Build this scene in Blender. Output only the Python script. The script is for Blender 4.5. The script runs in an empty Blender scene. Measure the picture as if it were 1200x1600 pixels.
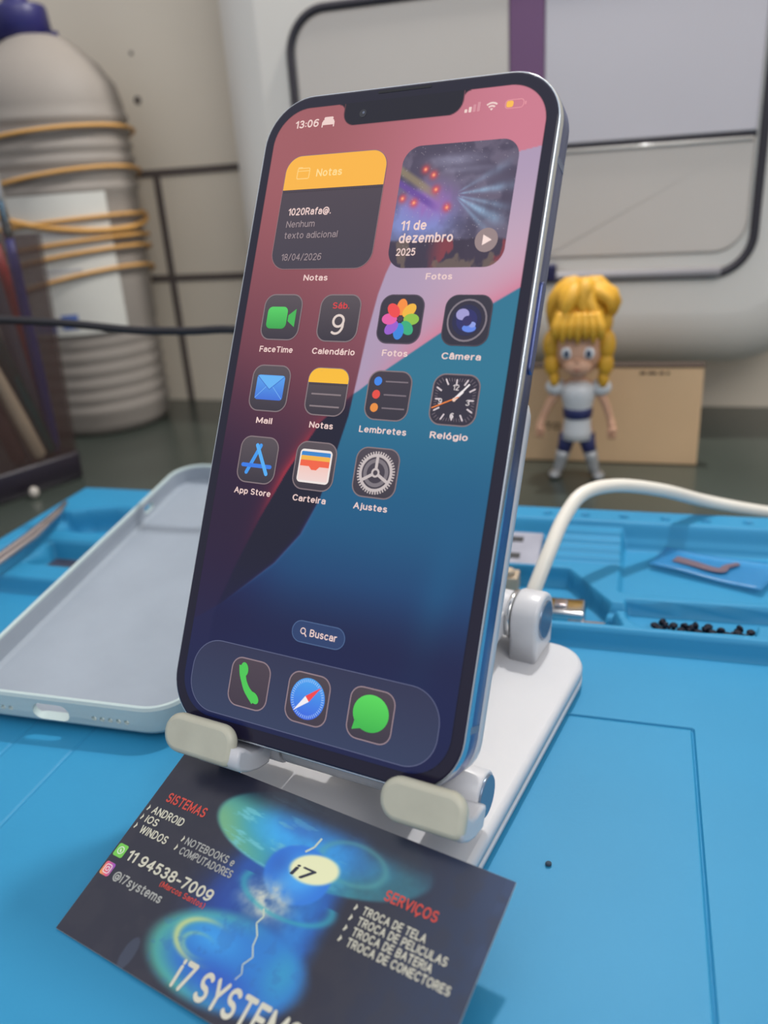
import bpy, bmesh, math, random
import numpy as np
from mathutils import Vector, Matrix

random.seed(7)
rng = np.random.default_rng(7)
scene = bpy.context.scene
COL = scene.collection
S = 0.001                                  # everything below is written in millimetres

# ------------------------------------------------------------------ camera
CAM = np.array([0.0, 0.0, 150.297])
MR = np.array([[0.9974779, -0.0709779, 0.0],
               [-0.0272686, -0.3832161, 0.9232561],
               [-0.0655308, -0.9209276, -0.3841850]])
cd = bpy.data.cameras.new('camera')
cam = bpy.data.objects.new('camera', cd)
COL.objects.link(cam)
r_, d_, f_ = MR[:, 0], MR[:, 1], MR[:, 2]
cam.matrix_world = Matrix(((r_[0], -d_[0], -f_[0], CAM[0]*S), (r_[1], -d_[1], -f_[1], CAM[1]*S),
                           (r_[2], -d_[2], -f_[2], CAM[2]*S), (0, 0, 0, 1)))
cd.sensor_fit = 'VERTICAL'
cd.sensor_height = 32.0
cd.lens = 32.0*1279.37/1600
cd.clip_start = 0.01
cd.clip_end = 20
cd.dof.use_dof = True
cd.dof.focus_distance = 0.205
cd.dof.aperture_fstop = 9.0
scene.camera = cam

# ------------------------------------------------------------------ light and exposure
w = bpy.data.worlds.new('room_light')
scene.world = w
w.use_nodes = True
nt = w.node_tree
bg = nt.nodes['Background']
tc = nt.nodes.new('ShaderNodeTexCoord')
sep = nt.nodes.new('ShaderNodeSeparateXYZ')
ramp = nt.nodes.new('ShaderNodeValToRGB')
nt.links.new(tc.outputs['Generated'], sep.inputs[0])
nt.links.new(sep.outputs['Z'], ramp.inputs[0])
ramp.color_ramp.elements[0].position = 0.0
ramp.color_ramp.elements[0].color = (0.34, 0.36, 0.40, 1)
ramp.color_ramp.elements[1].position = 0.9
ramp.color_ramp.elements[1].color = (0.92, 0.94, 1.0, 1)
nt.links.new(ramp.outputs[0], bg.inputs['Color'])
bg.inputs['Strength'].default_value = 1.0

LAMP = (134.0, 440.0, 498.0)
ld = bpy.data.lights.new('bench_lamp', 'POINT')
ld.shadow_soft_size = 0.014
ld.energy = 7.0
ld.color = (1.0, 0.98, 0.95)
lo = bpy.data.objects.new('bench_lamp', ld)
lo.location = [c*S for c in LAMP]
COL.objects.link(lo)
aim = Vector((20, 190, 0)) - Vector(LAMP)
lo.rotation_euler = aim.to_track_quat('-Z', 'Y').to_euler()

rd_ = bpy.data.lights.new('added_room_fill', 'AREA')  # soft fill light added behind the camera to brighten wall and fronts
rd_.shape = 'SQUARE'
rd_.size = 0.8
rd_.energy = 9.0
rd_.color = (1.0, 0.97, 0.93)
ro_ = bpy.data.objects.new('added_room_fill', rd_)
ro_.location = (0.55, -0.95, 1.35)
COL.objects.link(ro_)
ro_.rotation_euler = (Vector((-0.1, 0.5, 0.1))-Vector(ro_.location)).to_track_quat('-Z', 'Y').to_euler()

vs = scene.view_settings
vs.view_transform = 'Standard'
vs.look = 'None'
vs.exposure = 0.0
vs.gamma = 1.0
vs.use_curve_mapping = False


# ------------------------------------------------------------------ helpers
def lin(c):
    c = np.asarray(c, float)/255.0
    return np.where(c <= 0.04045, c/12.92, ((c+0.055)/1.055)**2.4)


def L4(c):
    v = lin(c)
    return (float(v[0]), float(v[1]), float(v[2]), 1.0)


MATS = {}


def mat(name, rgb=(200, 200, 200), rough=0.5, metal=0.0, spec=0.5, coat=0.0, noise=0.0, nscale=60.0, bump=0.0, bscale=400.0, trans=0.0, alpha=1.0, sss=0.0):
    m = bpy.data.materials.new(name)
    m.use_nodes = True
    t = m.node_tree
    b = t.nodes['Principled BSDF']
    b.inputs['Base Color'].default_value = L4(rgb)
    b.inputs['Roughness'].default_value = rough
    b.inputs['Metallic'].default_value = metal
    b.inputs['Specular IOR Level'].default_value = spec
    b.inputs['Coat Weight'].default_value = coat
    b.inputs['Transmission Weight'].default_value = trans
    b.inputs['Alpha'].default_value = alpha
    if sss:
        b.inputs['Subsurface Weight'].default_value = sss
        b.inputs['Subsurface Radius'].default_value = (0.004, 0.004, 0.004)
    if noise or bump:
        co = t.nodes.new('ShaderNodeTexCoord')
    if noise:
        n = t.nodes.new('ShaderNodeTexNoise')
        n.inputs['Scale'].default_value = nscale
        n.inputs['Detail'].default_value = 5
        t.links.new(co.outputs['Object'], n.inputs['Vector'])
        mr = t.nodes.new('ShaderNodeMapRange')
        mr.inputs['From Min'].default_value = 0.3
        mr.inputs['From Max'].default_value = 0.7
        mr.inputs['To Min'].default_value = 1-noise
        mr.inputs['To Max'].default_value = 1+noise
        t.links.new(n.outputs['Fac'], mr.inputs['Value'])
        mx = t.nodes.new('ShaderNodeVectorMath')
        mx.operation = 'SCALE'
        mx.inputs[0].default_value = L4(rgb)[:3]
        t.links.new(mr.outputs[0], mx.inputs['Scale'])
        t.links.new(mx.outputs[0], b.inputs['Base Color'])
    if bump:
        n2 = t.nodes.new('ShaderNodeTexNoise')
        n2.inputs['Scale'].default_value = bscale
        t.links.new(co.outputs['Object'], n2.inputs['Vector'])
        bp = t.nodes.new('ShaderNodeBump')
        bp.inputs['Strength'].default_value = bump
        bp.inputs['Distance'].default_value = 0.001
        t.links.new(n2.outputs['Fac'], bp.inputs['Height'])
        t.links.new(bp.outputs[0], b.inputs['Normal'])
    MATS[name] = m
    return m


def attr_mat(name, emit, rough=0.08, spec=0.5, coat=0.0):
    m = bpy.data.materials.new(name)
    m.use_nodes = True
    t = m.node_tree
    b = t.nodes['Principled BSDF']
    a = t.nodes.new('ShaderNodeVertexColor')
    a.layer_name = 'Col'
    b.inputs['Roughness'].default_value = rough
    b.inputs['Specular IOR Level'].default_value = spec
    b.inputs['Coat Weight'].default_value = coat
    if emit:
        b.inputs['Base Color'].default_value = L4((28, 26, 42))
        t.links.new(a.outputs['Color'], b.inputs['Emission Color'])
        b.inputs['Emission Strength'].default_value = emit
    else:
        t.links.new(a.outputs['Color'], b.inputs['Base Color'])
    return m


class MB:
    """collects polygons (mm) with material index and colour; build() links ONE mesh object"""
    def __init__(self, T=None):
        self.V, self.F, self.M, self.C, self.SM = [], [], [], [], []
        self.T = T

    def add(self, vs_, fs, m=0, col=None, T=None, smooth=False):
        T = T or self.T
        o = len(self.V)
        for v in vs_:
            v = np.asarray(v, float)
            self.V.append(T(v) if T else v)
        for i, f in enumerate(fs):
            self.F.append([o+k for k in f])
            self.M.append(m)
            self.C.append(col)
            self.SM.append(smooth)
        return self

    def box(self, c, s, m=0, T=None, col=None):
        x, y, z = [k/2 for k in s]
        v = [(c[0]+a*x, c[1]+b*y, c[2]+d*z) for a in (-1, 1) for b in (-1, 1) for d in (-1, 1)]
        return self.add(v, [(0, 1, 3, 2), (4, 6, 7, 5), (0, 4, 5, 1), (2, 3, 7, 6), (0, 2, 6, 4), (1, 5, 7, 3)], m, col, T)

    def loft(self, rings, m=0, cap0=True, cap1=True, closed=True, T=None, smooth=True, mats=None):
        n = len(rings[0])
        v = [p for r in rings for p in r]
        for i in range(len(rings)-1):
            fs = []
            for k in range(n if closed else n-1):
                k2 = (k+1) % n
                fs.append((i*n+k, i*n+k2, (i+1)*n+k2, (i+1)*n+k))
            if i == 0:
                base = len(self.V)
                self.add(v, [], m, None, T)
            for f in fs:
                self.F.append([base+q for q in f])
                self.M.append(mats[i] if mats else m)
                self.C.append(None)
                self.SM.append(smooth)
        if cap0:
            self.F.append([base+k for k in range(n)][::-1]); self.M.append(mats[0] if mats else m); self.C.append(None); self.SM.append(False)
        if cap1:
            self.F.append([base+(len(rings)-1)*n+k for k in range(n)]); self.M.append(mats[-1] if mats else m); self.C.append(None); self.SM.append(False)
        return self

    def lathe(self, prof, c=(0, 0, 0), n=40, m=0, T=None, cap0=True, cap1=True):
        rings = [[(c[0]+r*math.cos(2*math.pi*k/n), c[1]+r*math.sin(2*math.pi*k/n), c[2]+z) for k in range(n)] for r, z in prof]
        return self.loft(rings, m, cap0, cap1, T=T)

    def tube(self, pts, r, n=12, m=0, T=None, caps=True):
        P = [np.asarray(p, float) for p in pts]
        rs = r if hasattr(r, '__len__') else [r]*len(P)
        rings = []
        up = np.array([0.123, 0.3, 1.0])
        for i, p in enumerate(P):
            t = P[min(i+1, len(P)-1)]-P[max(i-1, 0)]
            t /= np.linalg.norm(t)+1e-12
            a = np.cross(t, up); a /= np.linalg.norm(a)+1e-12
            b = np.cross(a, t)
            up = b
            rings.append([p+rs[i]*(math.cos(2*math.pi*k/n)*a+math.sin(2*math.pi*k/n)*b) for k in range(n)])
        return self.loft(rings, m, caps, caps, T=T)

    def ball(self, c, r, m=0, n=20, T=None):
        r = r if hasattr(r, '__len__') else (r, r, r)
        rings = []
        k2 = n//2
        for i in range(1, k2):
            th = math.pi*i/k2
            rings.append([(c[0]+r[0]*math.sin(th)*math.cos(2*math.pi*k/n), c[1]+r[1]*math.sin(th)*math.sin(2*math.pi*k/n), c[2]-r[2]*math.cos(th)) for k in range(n)])
        return self.loft(rings, m, T=T)

    def build(self, name, mats, parent=None, bevel=0, seg=2, flip_fix=True, angle=35):
        L = np.array(parent.location)/S if parent is not None and parent.type == 'EMPTY' else np.zeros(3)
        if parent is not None and parent.type == 'MESH':
            pp = parent
            while pp.parent is not None:
                pp = pp.parent
            L = np.array(pp.location)/S
        me = bpy.data.meshes.new(name)
        V = np.array(self.V) - L
        me.from_pydata((V*S).tolist(), [], self.F)
        if not isinstance(mats, (list, tuple)):
            mats = [mats]
        for m in mats:
            me.materials.append(m)
        me.polygons.foreach_set('material_index', self.M)
        me.polygons.foreach_set('use_smooth', self.SM)
        if any(c is not None for c in self.C):
            ca = me.color_attributes.new('Col', 'FLOAT_COLOR', 'CORNER')
            buf = []
            for f, c in zip(self.F, self.C):
                c = c if c is not None else (0, 0, 0, 1)
                if len(c) == len(f) and hasattr(c[0], '__len__'):
                    for q in c:
                        buf.extend(q)
                else:
                    buf.extend(list(c)*len(f))
            ca.data.foreach_set('color', buf)
        me.validate()
        if flip_fix:
            bm = bmesh.new(); bm.from_mesh(me)
            bmesh.ops.recalc_face_normals(bm, faces=bm.faces)
            bm.to_mesh(me); bm.free()
        me.update()
        o = bpy.data.objects.new(name, me)
        COL.objects.link(o)
        if parent is not None:
            o.parent = parent
        if bevel:
            b = o.modifiers.new('bevel', 'BEVEL')
            b.width = bevel*S; b.segments = seg; b.limit_method = 'ANGLE'; b.angle_limit = math.radians(angle)
            b.harden_normals = False
            for p in me.polygons:
                p.use_smooth = True
            wn = o.modifiers.new('wn', 'WEIGHTED_NORMAL'); wn.keep_sharp = True
        return o


def tag(o, label, cat, group=None, kind=None):
    o['label'] = label
    o['category'] = cat
    if group:
        o['group'] = group
    if kind:
        o['kind'] = kind
    return o


def struct(o):
    o['kind'] = 'structure'
    return o


def thing(name, loc, label, cat, group=None):
    o = bpy.data.objects.new(name, None)
    o.empty_display_size = 0.01
    COL.objects.link(o)
    o.location = [c*S for c in loc]
    return tag(o, label, cat, group)


def rrect(x0, y0, x1, y1, r, n=10):
    """rounded rectangle outline, counter clockwise"""
    rr = r if hasattr(r, '__len__') else (r, r, r, r)      # corners: x1y1, x0y1, x0y0, x1y0
    out = []
    for (cx, cy, a0), q in zip(((x1, y1, 0), (x0, y1, 90), (x0, y0, 180), (x1, y0, 270)), rr):
        ccx = cx - q if cx == x1 else cx + q
        ccy = cy - q if cy == y1 else cy + q
        for k in range(n+1):
            a = math.radians(a0+90*k/n)
            out.append((ccx+q*math.cos(a), ccy+q*math.sin(a)))
    return out


def inset(o, d):
    P = np.array(o); n = len(P)
    out = []
    for i in range(n):
        a, b, c = P[i-1], P[i], P[(i+1) % n]
        if np.linalg.norm(b-a) < 1e-6:
            a = P[i-2]
        if np.linalg.norm(c-b) < 1e-6:
            c = P[(i+2) % n]
        t1 = (b-a)/np.linalg.norm(b-a); t2 = (c-b)/np.linalg.norm(c-b)
        nn = np.array([-(t1[1]+t2[1]), t1[0]+t2[0]]); nn /= np.linalg.norm(nn)+1e-9
        out.append(b+nn*d)
    return out


def slab(mb, outline, prof, m=0, T=None, cap0=True, cap1=True, mats=None, smooth=True):
    """loft a plane outline through (inset, height) steps"""
    rings = [[(p[0], p[1], z) for p in inset(outline, d)] for d, z in prof]
    return mb.loft(rings, m, cap0, cap1, T=T, mats=mats, smooth=smooth)


def smooth_path(pts, k=8):
    P = [np.asarray(p, float) for p in pts]
    P = [2*P[0]-P[1]] + P + [2*P[-1]-P[-2]]
    out = []
    for i in range(1, len(P)-2):
        for j in range(k):
            t = j/k
            a, b, c, d = P[i-1], P[i], P[i+1], P[i+2]
            out.append(0.5*((2*b)+(-a+c)*t+(2*a-5*b+4*c-d)*t*t+(-a+3*b-3*c+d)*t**3))
    out.append(P[-2])
    return out


# text: a plain grotesque drawn with round strokes, cap height 1 -------------
def _arc(cx, cy, rx, ry, a0, a1, n=12):
    return [(cx+rx*math.cos(math.radians(a0+(a1-a0)*k/n)), cy+ry*math.sin(math.radians(a0+(a1-a0)*k/n))) for k in range(n+1)]


XH = .72


def _bowl(c=.24):
    return _arc(c, XH/2, c, XH/2, 0, 360, 18)


GL = {
 'A': (.66, [[(0, 0), (.33, 1), (.66, 0)], [(.12, .34), (.54, .34)]]),
 'B': (.54, [[(0, 0), (0, 1), (.28, 1)]+_arc(.28, .76, .23, .24, 90, -90, 8)+[(0, .52)], [(.28, .52)]+_arc(.28, .26, .26, .26, 90, -90, 8)+[(0, 0)]]),
 'C': (.62, [_arc(.34, .5, .34, .5, 42, 318, 18)]),
 'D': (.6, [[(0, 0), (0, 1), (.22, 1)]+_arc(.22, .5, .38, .5, 90, -90, 14)+[(0, 0)]]),
 'E': (.48, [[(.48, 1), (0, 1), (0, 0), (.48, 0)], [(0, .52), (.43, .52)]]),
 'F': (.46, [[(.46, 1), (0, 1), (0, 0)], [(0, .5), (.41, .5)]]),
 'I': (.0, [[(0, 0), (0, 1)]]),
 'K': (.56, [[(0, 0), (0, 1)], [(.54, 1), (0, .42)], [(.18, .6), (.56, 0)]]),
 'L': (.44, [[(0, 1), (0, 0), (.44, 0)]]),
 'M': (.74, [[(0, 0), (0, 1), (.37, .12), (.74, 1), (.74, 0)]]),
 'N': (.6, [[(0, 0), (0, 1), (.6, 0), (.6, 1)]]),
 'O': (.7, [_arc(.35, .5, .35, .5, 0, 360, 22)]),
 'P': (.52, [[(0, 0), (0, 1), (.27, 1)]+_arc(.27, .73, .25, .27, 90, -90, 8)+[(0, .46)]]),
 'R': (.54, [[(0, 0), (0, 1), (.27, 1)]+_arc(.27, .74, .25, .26, 90, -90, 8)+[(0, .48)], [(.27, .48), (.54, 0)]]),
 'S': (.54, [_arc(.27, .75, .25, .25, 35, 270, 12)+_arc(.27, .25, .27, .25, 90, -150, 12)]),
 'T': (.58, [[(0, 1), (.58, 1)], [(.29, 1), (.29, 0)]]),
 'U': (.58, [[(0, 1), (0, .29)]+_arc(.29, .29, .29, .29, 180, 360, 12)+[(.58, 1)]]),
 'V': (.62, [[(0, 1), (.31, 0), (.62, 1)]]),
 'W': (.92, [[(0, 1), (.23, 0), (.46, .95), (.69, 0), (.92, 1)]]),
 'X': (.6, [[(0, 0), (.6, 1)], [(0, 1), (.6, 0)]]),
 'Y': (.6, [[(0, 1), (.3, .46), (.6, 1)], [(.3, .46), (.3, 0)]]),
 'a': (.44, [_arc(.23, .5, .21, .22, 155, 0, 9)+[(.44, .4), (.44, 0)], [(.44, .42), (.22, .42)]+_arc(.2, .21, .2, .21, 90, 300, 10)+[(.44, .14)]]),
 'b': (.48, [[(0, 1), (0, 0)], _bowl()]),
 'c': (.44, [_arc(.24, XH/2, .24, XH/2, 45, 315, 14)]),
 'd': (.48, [[(.48, 1), (.48, 0)], _bowl()]),
 'e': (.48, [[(0, .37), (.48, .37)]+_arc(.24, XH/2, .24, XH/2, 4, 312, 16)]),
 'f': (.3, [[(.3, .99)]+_arc(.28, .82, .16, .18, 90, 180, 6)+[(.12, 0)], [(0, XH), (.28, XH)]]),
 'g': (.48, [_bowl(), [(.48, XH), (.48, 0)]+_arc(.25, -.02, .23, .24, 0, -150, 9)]),
 'h': (.44, [[(0, 1), (0, 0)], [(0, .46)]+_arc(.22, .48, .22, .24, 180, 0, 10)+[(.44, 0)]]),
 'i': (.0, [[(0, XH), (0, 0)], [(0, .95), (0, .97)]]),
 'j': (.1, [[(.1, XH), (.1, -.1)]+_arc(-.02, -.1, .12, .14, 0, -80, 5), [(.1, .95), (.1, .97)]]),
 'l': (.0, [[(0, 0), (0, 1)]]),
 'm': (.76, [[(0, XH), (0, 0)], [(0, .48)]+_arc(.19, .5, .19, .22, 180, 0, 8)+[(.38, 0)], [(.38, .48)]+_arc(.57, .5, .19, .22, 180, 0, 8)+[(.76, 0)]]),
 'n': (.44, [[(0, XH), (0, 0)], [(0, .46)]+_arc(.22, .48, .22, .24, 180, 0, 10)+[(.44, 0)]]),
 'o': (.48, [_bowl()]),
 'p': (.48, [[(0, XH), (0, -.26)], _bowl()]),
 'r': (.26, [[(0, XH), (0, 0)], [(0, .42)]+_arc(.24, .44, .24, .28, 180, 85, 6)]),
 's': (.4, [_arc(.2, .545, .18, .175, 35, 270, 9)+_arc(.2, .185, .2, .185, 90, -150, 9)]),
 't': (.28, [[(.1, .94), (.1, .16)]+_arc(.24, .16, .14, .16, 180, 280, 5), [(0, XH), (.28, XH)]]),
 'u': (.44, [[(0, XH), (0, .24)]+_arc(.22, .24, .22, .24, 180, 360, 10)+[(.44, XH)], [(.44, .3), (.44, 0)]]),
 'x': (.44, [[(0, 0), (.44, XH)], [(0, XH), (.44, 0)]]),
 'y': (.46, [[(0, XH), (.23, .02)], [(.46, XH), (.2, -.16), (.1, -.25), (.0, -.25)]]),
 'z': (.4, [[(0, XH), (.4, XH), (0, 0), (.4, 0)]]),
 '0': (.52, [_arc(.26, .5, .26, .5, 0, 360, 20)]),
 '1': (.24, [[(0, .78), (.24, 1), (.24, 0)]]),
 '2': (.5, [_arc(.25, .73, .24, .27, 165, -35, 12)+[(0, 0), (.5, 0)]]),
 '3': (.5, [_arc(.24, .76, .22, .24, 150, -90, 10)+_arc(.24, .26, .26, .26, 90, -150, 10)]),
 '4': (.54, [[(.4, 0), (.4, 1), (0, .28), (.54, .28)]]),
 '5': (.5, [[(.45, 1), (.08, 1), (.04, .54)]+_arc(.24, .33, .26, .33, 135, -145, 12)]),
 '6': (.52, [_arc(.26, .31, .26, .31, 0, 360, 18), [(.01, .36)]+_arc(.34, .5, .34, .5, 165, 60, 8)]),
 '7': (.48, [[(0, 1), (.48, 1), (.16, 0)]]),
 '8': (.52, [_arc(.26, .75, .22, .25, 0, 360, 16), _arc(.26, .26, .26, .26, 0, 360, 16)]),
 '9': (.52, [_arc(.26, .69, .26, .31, 0, 360, 18), [(.51, .64)]+_arc(.18, .5, .34, .5, -15, -120, 8)]),
 ':': (.0, [[(0, .14), (0, .16)], [(0, .6), (0, .62)]]),
 '.': (.0, [[(0, .02), (0, .04)]]),
 '-': (.3, [[(0, .4), (.3, .4)]]),
 '/': (.36, [[(0, -.06), (.36, 1.04)]]),
 '(': (.2, [_arc(.4, .42, .4, .7, 130, 230, 8)]),
 ')': (.2, [_arc(-.2, .42, .4, .7, 50, -50, 8)]),
 '@': (.9, [_arc(.45, .38, .19, .24, 0, 360, 14), [(.64, .6), (.64, .3)]+_arc(.76, .3, .12, .16, 180, 360, 6)+_arc(.45, .42, .45, .56, 0, 300, 22)]),
}
ACC = {'á': ('a', [[(.18, .88), (.3, 1.06)]]), 'â': ('a', [[(.08, .88), (.22, 1.04), (.36, .88)]]), 'ó': ('o', [[(.2, .88), (.34, 1.06)]]),
       'Ç': ('C', [[(.34, 0), (.36, -.12), (.26, -.22)]])}
_TX = {}


def text_geo(s, bold=0.0):
    key = (s, bold)
    if key in _TX:
        return _TX[key]
    t = .115+1.6*bold
    h = t/2
    V, F = [], []
    x = 0.0
    for ch in s:
        if ch == ' ':
            x += .36
            continue
        extra = []
        if ch in ACC:
            ch, extra = ACC[ch]
        w_, st_ = GL[ch]
        for pl_ in st_+extra:
            P = [(x+h+p[0], h+p[1]*(1-t)) for p in pl_]
            P = [p for i, p in enumerate(P) if i == 0 or math.dist(p, P[i-1]) > 1e-4]
            for i in range(len(P)-1):
                (ax, ay), (bx_, by) = P[i], P[i+1]
                d = math.dist(P[i], P[i+1])
                nx_, ny_ = -(by-ay)/d*h, (bx_-ax)/d*h
                o = len(V)
                lf = len(F) % 40
                V += [(ax+nx_, ay+ny_, lf), (ax-nx_, ay-ny_, lf), (bx_-nx_, by-ny_, lf), (bx_+nx_, by+ny_, lf)]
                F.append((o, o+1, o+2, o+3))
            for i, p in enumerate(P):
                o = len(V)
                lf = len(F) % 40
                V += [(p[0]+h*math.cos(math.pi*k/4+.39)*1.05, p[1]+h*math.sin(math.pi*k/4+.39)*1.05, lf) for k in range(8)]
                F.append(tuple(range(o, o+8)))
        x += w_+t+.115
    _TX[key] = (np.array(V), F)
    return _TX[key]


CAPH = 1.0


def put_text(mb, s, x0, x1, ybase, cap, z, col, bold=0.0, m=0, T=None, ydown=True, slant=0.0):
    """text stretched to run from x0 to x1 with capital height cap; y grows downward when ydown"""
    v, f = text_geo(s, bold)
    mn, mxx = v[:, 0].min(), v[:, 0].max()
    sx = (x1-x0)/(mxx-mn); sy = cap/CAPH
    sg = -1 if ydown else 1
    vs_ = [(x0+(p[0]-mn)*sx+slant*p[1]*sy, ybase+sg*p[1]*sy, z+.0012*p[2]) for p in v]
    mb.add(vs_, f, m, col, T)


def grid_obj(name, P, colors, m, parent, fine_uv=None, smooth=False):
    """P: (ny,nx,3) world mm; colors (ny,nx,3) linear"""
    ny, nx = P.shape[:2]
    L = np.zeros(3)
    if parent is not None:
        pp = parent
        while pp.parent is not None:
            pp = pp.parent
        L = np.array(pp.location)/S
    me = bpy.data.meshes.new(name)
    idx = np.arange(ny*nx).reshape(ny, nx)
    q = np.stack([idx[:-1, :-1], idx[:-1, 1:], idx[1:, 1:], idx[1:, :-1]], -1).reshape(-1, 4)
    me.vertices.add(ny*nx)
    me.vertices.foreach_set('co', ((P.reshape(-1, 3)-L)*S).astype(np.float32).ravel())
    nf = len(q)
    me.loops.add(nf*4)
    me.loops.foreach_set('vertex_index', q.astype(np.int32).ravel())
    me.polygons.add(nf)
    me.polygons.foreach_set('loop_start', np.arange(0, nf*4, 4, dtype=np.int32))
    me.update(calc_edges=True)
    if colors is not None:
        ca = me.color_attributes.new('Col', 'FLOAT_COLOR', 'POINT')
        c4 = np.ones((ny*nx, 4), np.float32); c4[:, :3] = colors.reshape(-1, 3)
        ca.data.foreach_set('color', c4.ravel())
    if smooth:
        me.polygons.foreach_set('use_smooth', np.ones(nf, bool))
    me.materials.append(m)
    me.update()
    o = bpy.data.objects.new(name, me)
    COL.objects.link(o)
    if parent is not None:
        o.parent = parent
    return o


def vnoise(x, y, seed=0):
    r = np.random.default_rng(seed).random((64, 64))
    xi = np.floor(x).astype(int); yi = np.floor(y).astype(int)
    fx = x-xi; fy = y-yi
    fx = fx*fx*(3-2*fx); fy = fy*fy*(3-2*fy)
    g = lambda a, b: r[a % 64, b % 64]
    return (g(xi, yi)*(1-fx)+g(xi+1, yi)*fx)*(1-fy)+(g(xi, yi+1)*(1-fx)+g(xi+1, yi+1)*fx)*fy


def fbm(x, y, seed=0, o=4):
    s = 0; a = .5
    for k in range(o):
        s = s+a*vnoise(x*2**k, y*2**k, seed+k); a *= .5
    return s


def sstep(a, b, x):
    t = np.clip((x-a)/(b-a), 0, 1)
    return t*t*(3-2*t)


def sd_rrect(x, y, x0, y0, x1, y1, r):
    cx, cy = (x0+x1)/2, (y0+y1)/2
    qx = np.abs(x-cx)-((x1-x0)/2-r); qy = np.abs(y-cy)-((y1-y0)/2-r)
    return np.hypot(np.maximum(qx, 0), np.maximum(qy, 0))+np.minimum(np.maximum(qx, qy), 0)-r


def sd_poly(x, y, poly):
    P = np.array(poly, float); n = len(P)
    d = np.full(x.shape, 1e18); s = np.ones(x.shape)
    for i in range(n):
        a, b = P[i], P[i-1]
        e = b-a; wx = x-a[0]; wy = y-a[1]
        t = np.clip((wx*e[0]+wy*e[1])/(e@e), 0, 1)
        d = np.minimum(d, (wx-e[0]*t)**2+(wy-e[1]*t)**2)
        c1 = y >= a[1]; c2 = y < b[1]; c3 = e[0]*wy > e[1]*wx
        fl = (c1 & c2 & c3) | (~c1 & ~c2 & ~c3)
        s = np.where(fl, -s, s)
    return s*np.sqrt(d)


# ------------------------------------------------------------------ frames of reference (mm)
A18 = math.atan2(-.309, .951)
EX = np.array([math.cos(A18), math.sin(A18), 0]); EY = np.array([-math.sin(A18), math.cos(A18), 0])
EZ = np.array([0, 0, 1.0])


def TM(v):                                   # bench frame: along the mat, away from the camera, up
    return v[0]*EX+v[1]*EY+v[2]*EZ


TH = -0.53
SU = np.array([math.cos(TH), math.sin(TH), 0]); SV = np.array([-math.sin(TH), math.cos(TH), 0])


def TS(v):                                   # stand frame
    return v[0]*SU+v[1]*SV+v[2]*EZ


PC = np.array([-5.40608, 188.37497, 97.53481])
RP = np.array([[0.87865, -0.22641, 0.42037], [-0.47746, -0.41865, 0.77250], [0.00108, -0.87947, -0.47595]])


def TPH(v):                                  # phone frame: u right, v down, third value = out of the screen
    return PC+RP@np.array([v[0], v[1], -v[2]])


PT = 71.2/428


def TUI(v):                                  # screen points
    return TPH(((v[0]-214)*PT, (v[1]-463)*PT, v[2]))


TABLE = -3.0

# ------------------------------------------------------------------ materials
mat('wall', (226, 214, 195), 0.6, noise=.04, nscale=8, bump=.05, bscale=60)
mat('joint', (92, 82, 78), 0.8)
mat('bench', (60, 66, 60), 0.24, spec=.8, noise=.2, nscale=9)
mat('silicone', (42, 133, 176), 0.55, spec=.35, noise=.04, nscale=18, bump=.03, bscale=900)
mat('case', (228, 222, 212), 0.38, noise=.02, nscale=6)
mat('gasket', (52, 48, 54), 0.5)
mat('panel_warm', (210, 201, 191), 0.25, noise=.03, nscale=10)
mat('panel_grey', (208, 202, 205), 0.22, noise=.03, nscale=10)  # greyer copy of the panel tone, standing for its different reflection
mat('gloss', (170, 166, 160), 0.16, spec=.8)
mat('ledge', (150, 146, 148), 0.3)
mat('purple', (118, 84, 118), 0.35)
mat('white_plastic', (200, 200, 203), 0.32, noise=.015, nscale=40)
mat('white_worn', (192, 189, 170), 0.4, noise=.06, nscale=120)
mat('pin', (120, 135, 155), 0.25, metal=.6)
mat('chrome', (215, 215, 215), 0.12, metal=1)
mat('phone_frame', (96, 106, 150), 0.32, metal=.8)
mat('phone_rim', (205, 212, 220), 0.2, metal=1)
mat('band', (110, 118, 138), 0.4)
mat('glass_black', (32, 29, 50), 0.06, spec=.38)
mat('phone_back', (70, 90, 125), 0.3)
mat('lens', (10, 12, 30), 0.05, spec=.8)
mat('slot', (24, 24, 30), 0.5)
mat('sil_case', (180, 196, 196), 0.55, noise=.04, nscale=30, bump=.1, bscale=700)
mat('sil_inner', (146, 155, 166), 0.75, noise=.05, nscale=40)
mat('card_edge', (165, 165, 165), 0.5)
mat('bottle', (144, 136, 128), 0.6, spec=.3, noise=.03, nscale=20, sss=.2)
mat('blue_cap', (36, 34, 92), 0.4)
mat('paper', (200, 198, 190), 0.7, noise=.03, nscale=60)
mat('blue_ink', (80, 105, 170), 0.7)
mat('grey_ink', (165, 165, 172), 0.7)
mat('rubber', (202, 150, 78), 0.6)
mat('acrylic', (74, 58, 54), 0.15, alpha=.38)
mat('holder_base', (38, 32, 42), 0.35)
mat('p_blue', (30, 50, 140), 0.35)
mat('p_red', (165, 40, 40), 0.4)
mat('p_green', (22, 60, 58), 0.4)
mat('p_grey', (95, 95, 110), 0.4)
mat('p_beige', (185, 165, 140), 0.5)
mat('p_brown', (110, 75, 68), 0.5)
mat('p_navy', (35, 35, 75), 0.4)
mat('brass', (190, 140, 60), 0.35, metal=.8)
mat('steel', (205, 195, 195), 0.25, metal=.9)
mat('black_rubber', (28, 26, 32), 0.5)
mat('cord', (222, 216, 204), 0.45)
mat('kraft', (220, 184, 142), 0.8, noise=.05, nscale=25)
mat('kraft_dark', (70, 55, 45), 0.8)
mat('print_dark', (98, 78, 60), 0.8)
mat('hair', (212, 158, 40), 0.55, noise=.12, nscale=120)
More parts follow.
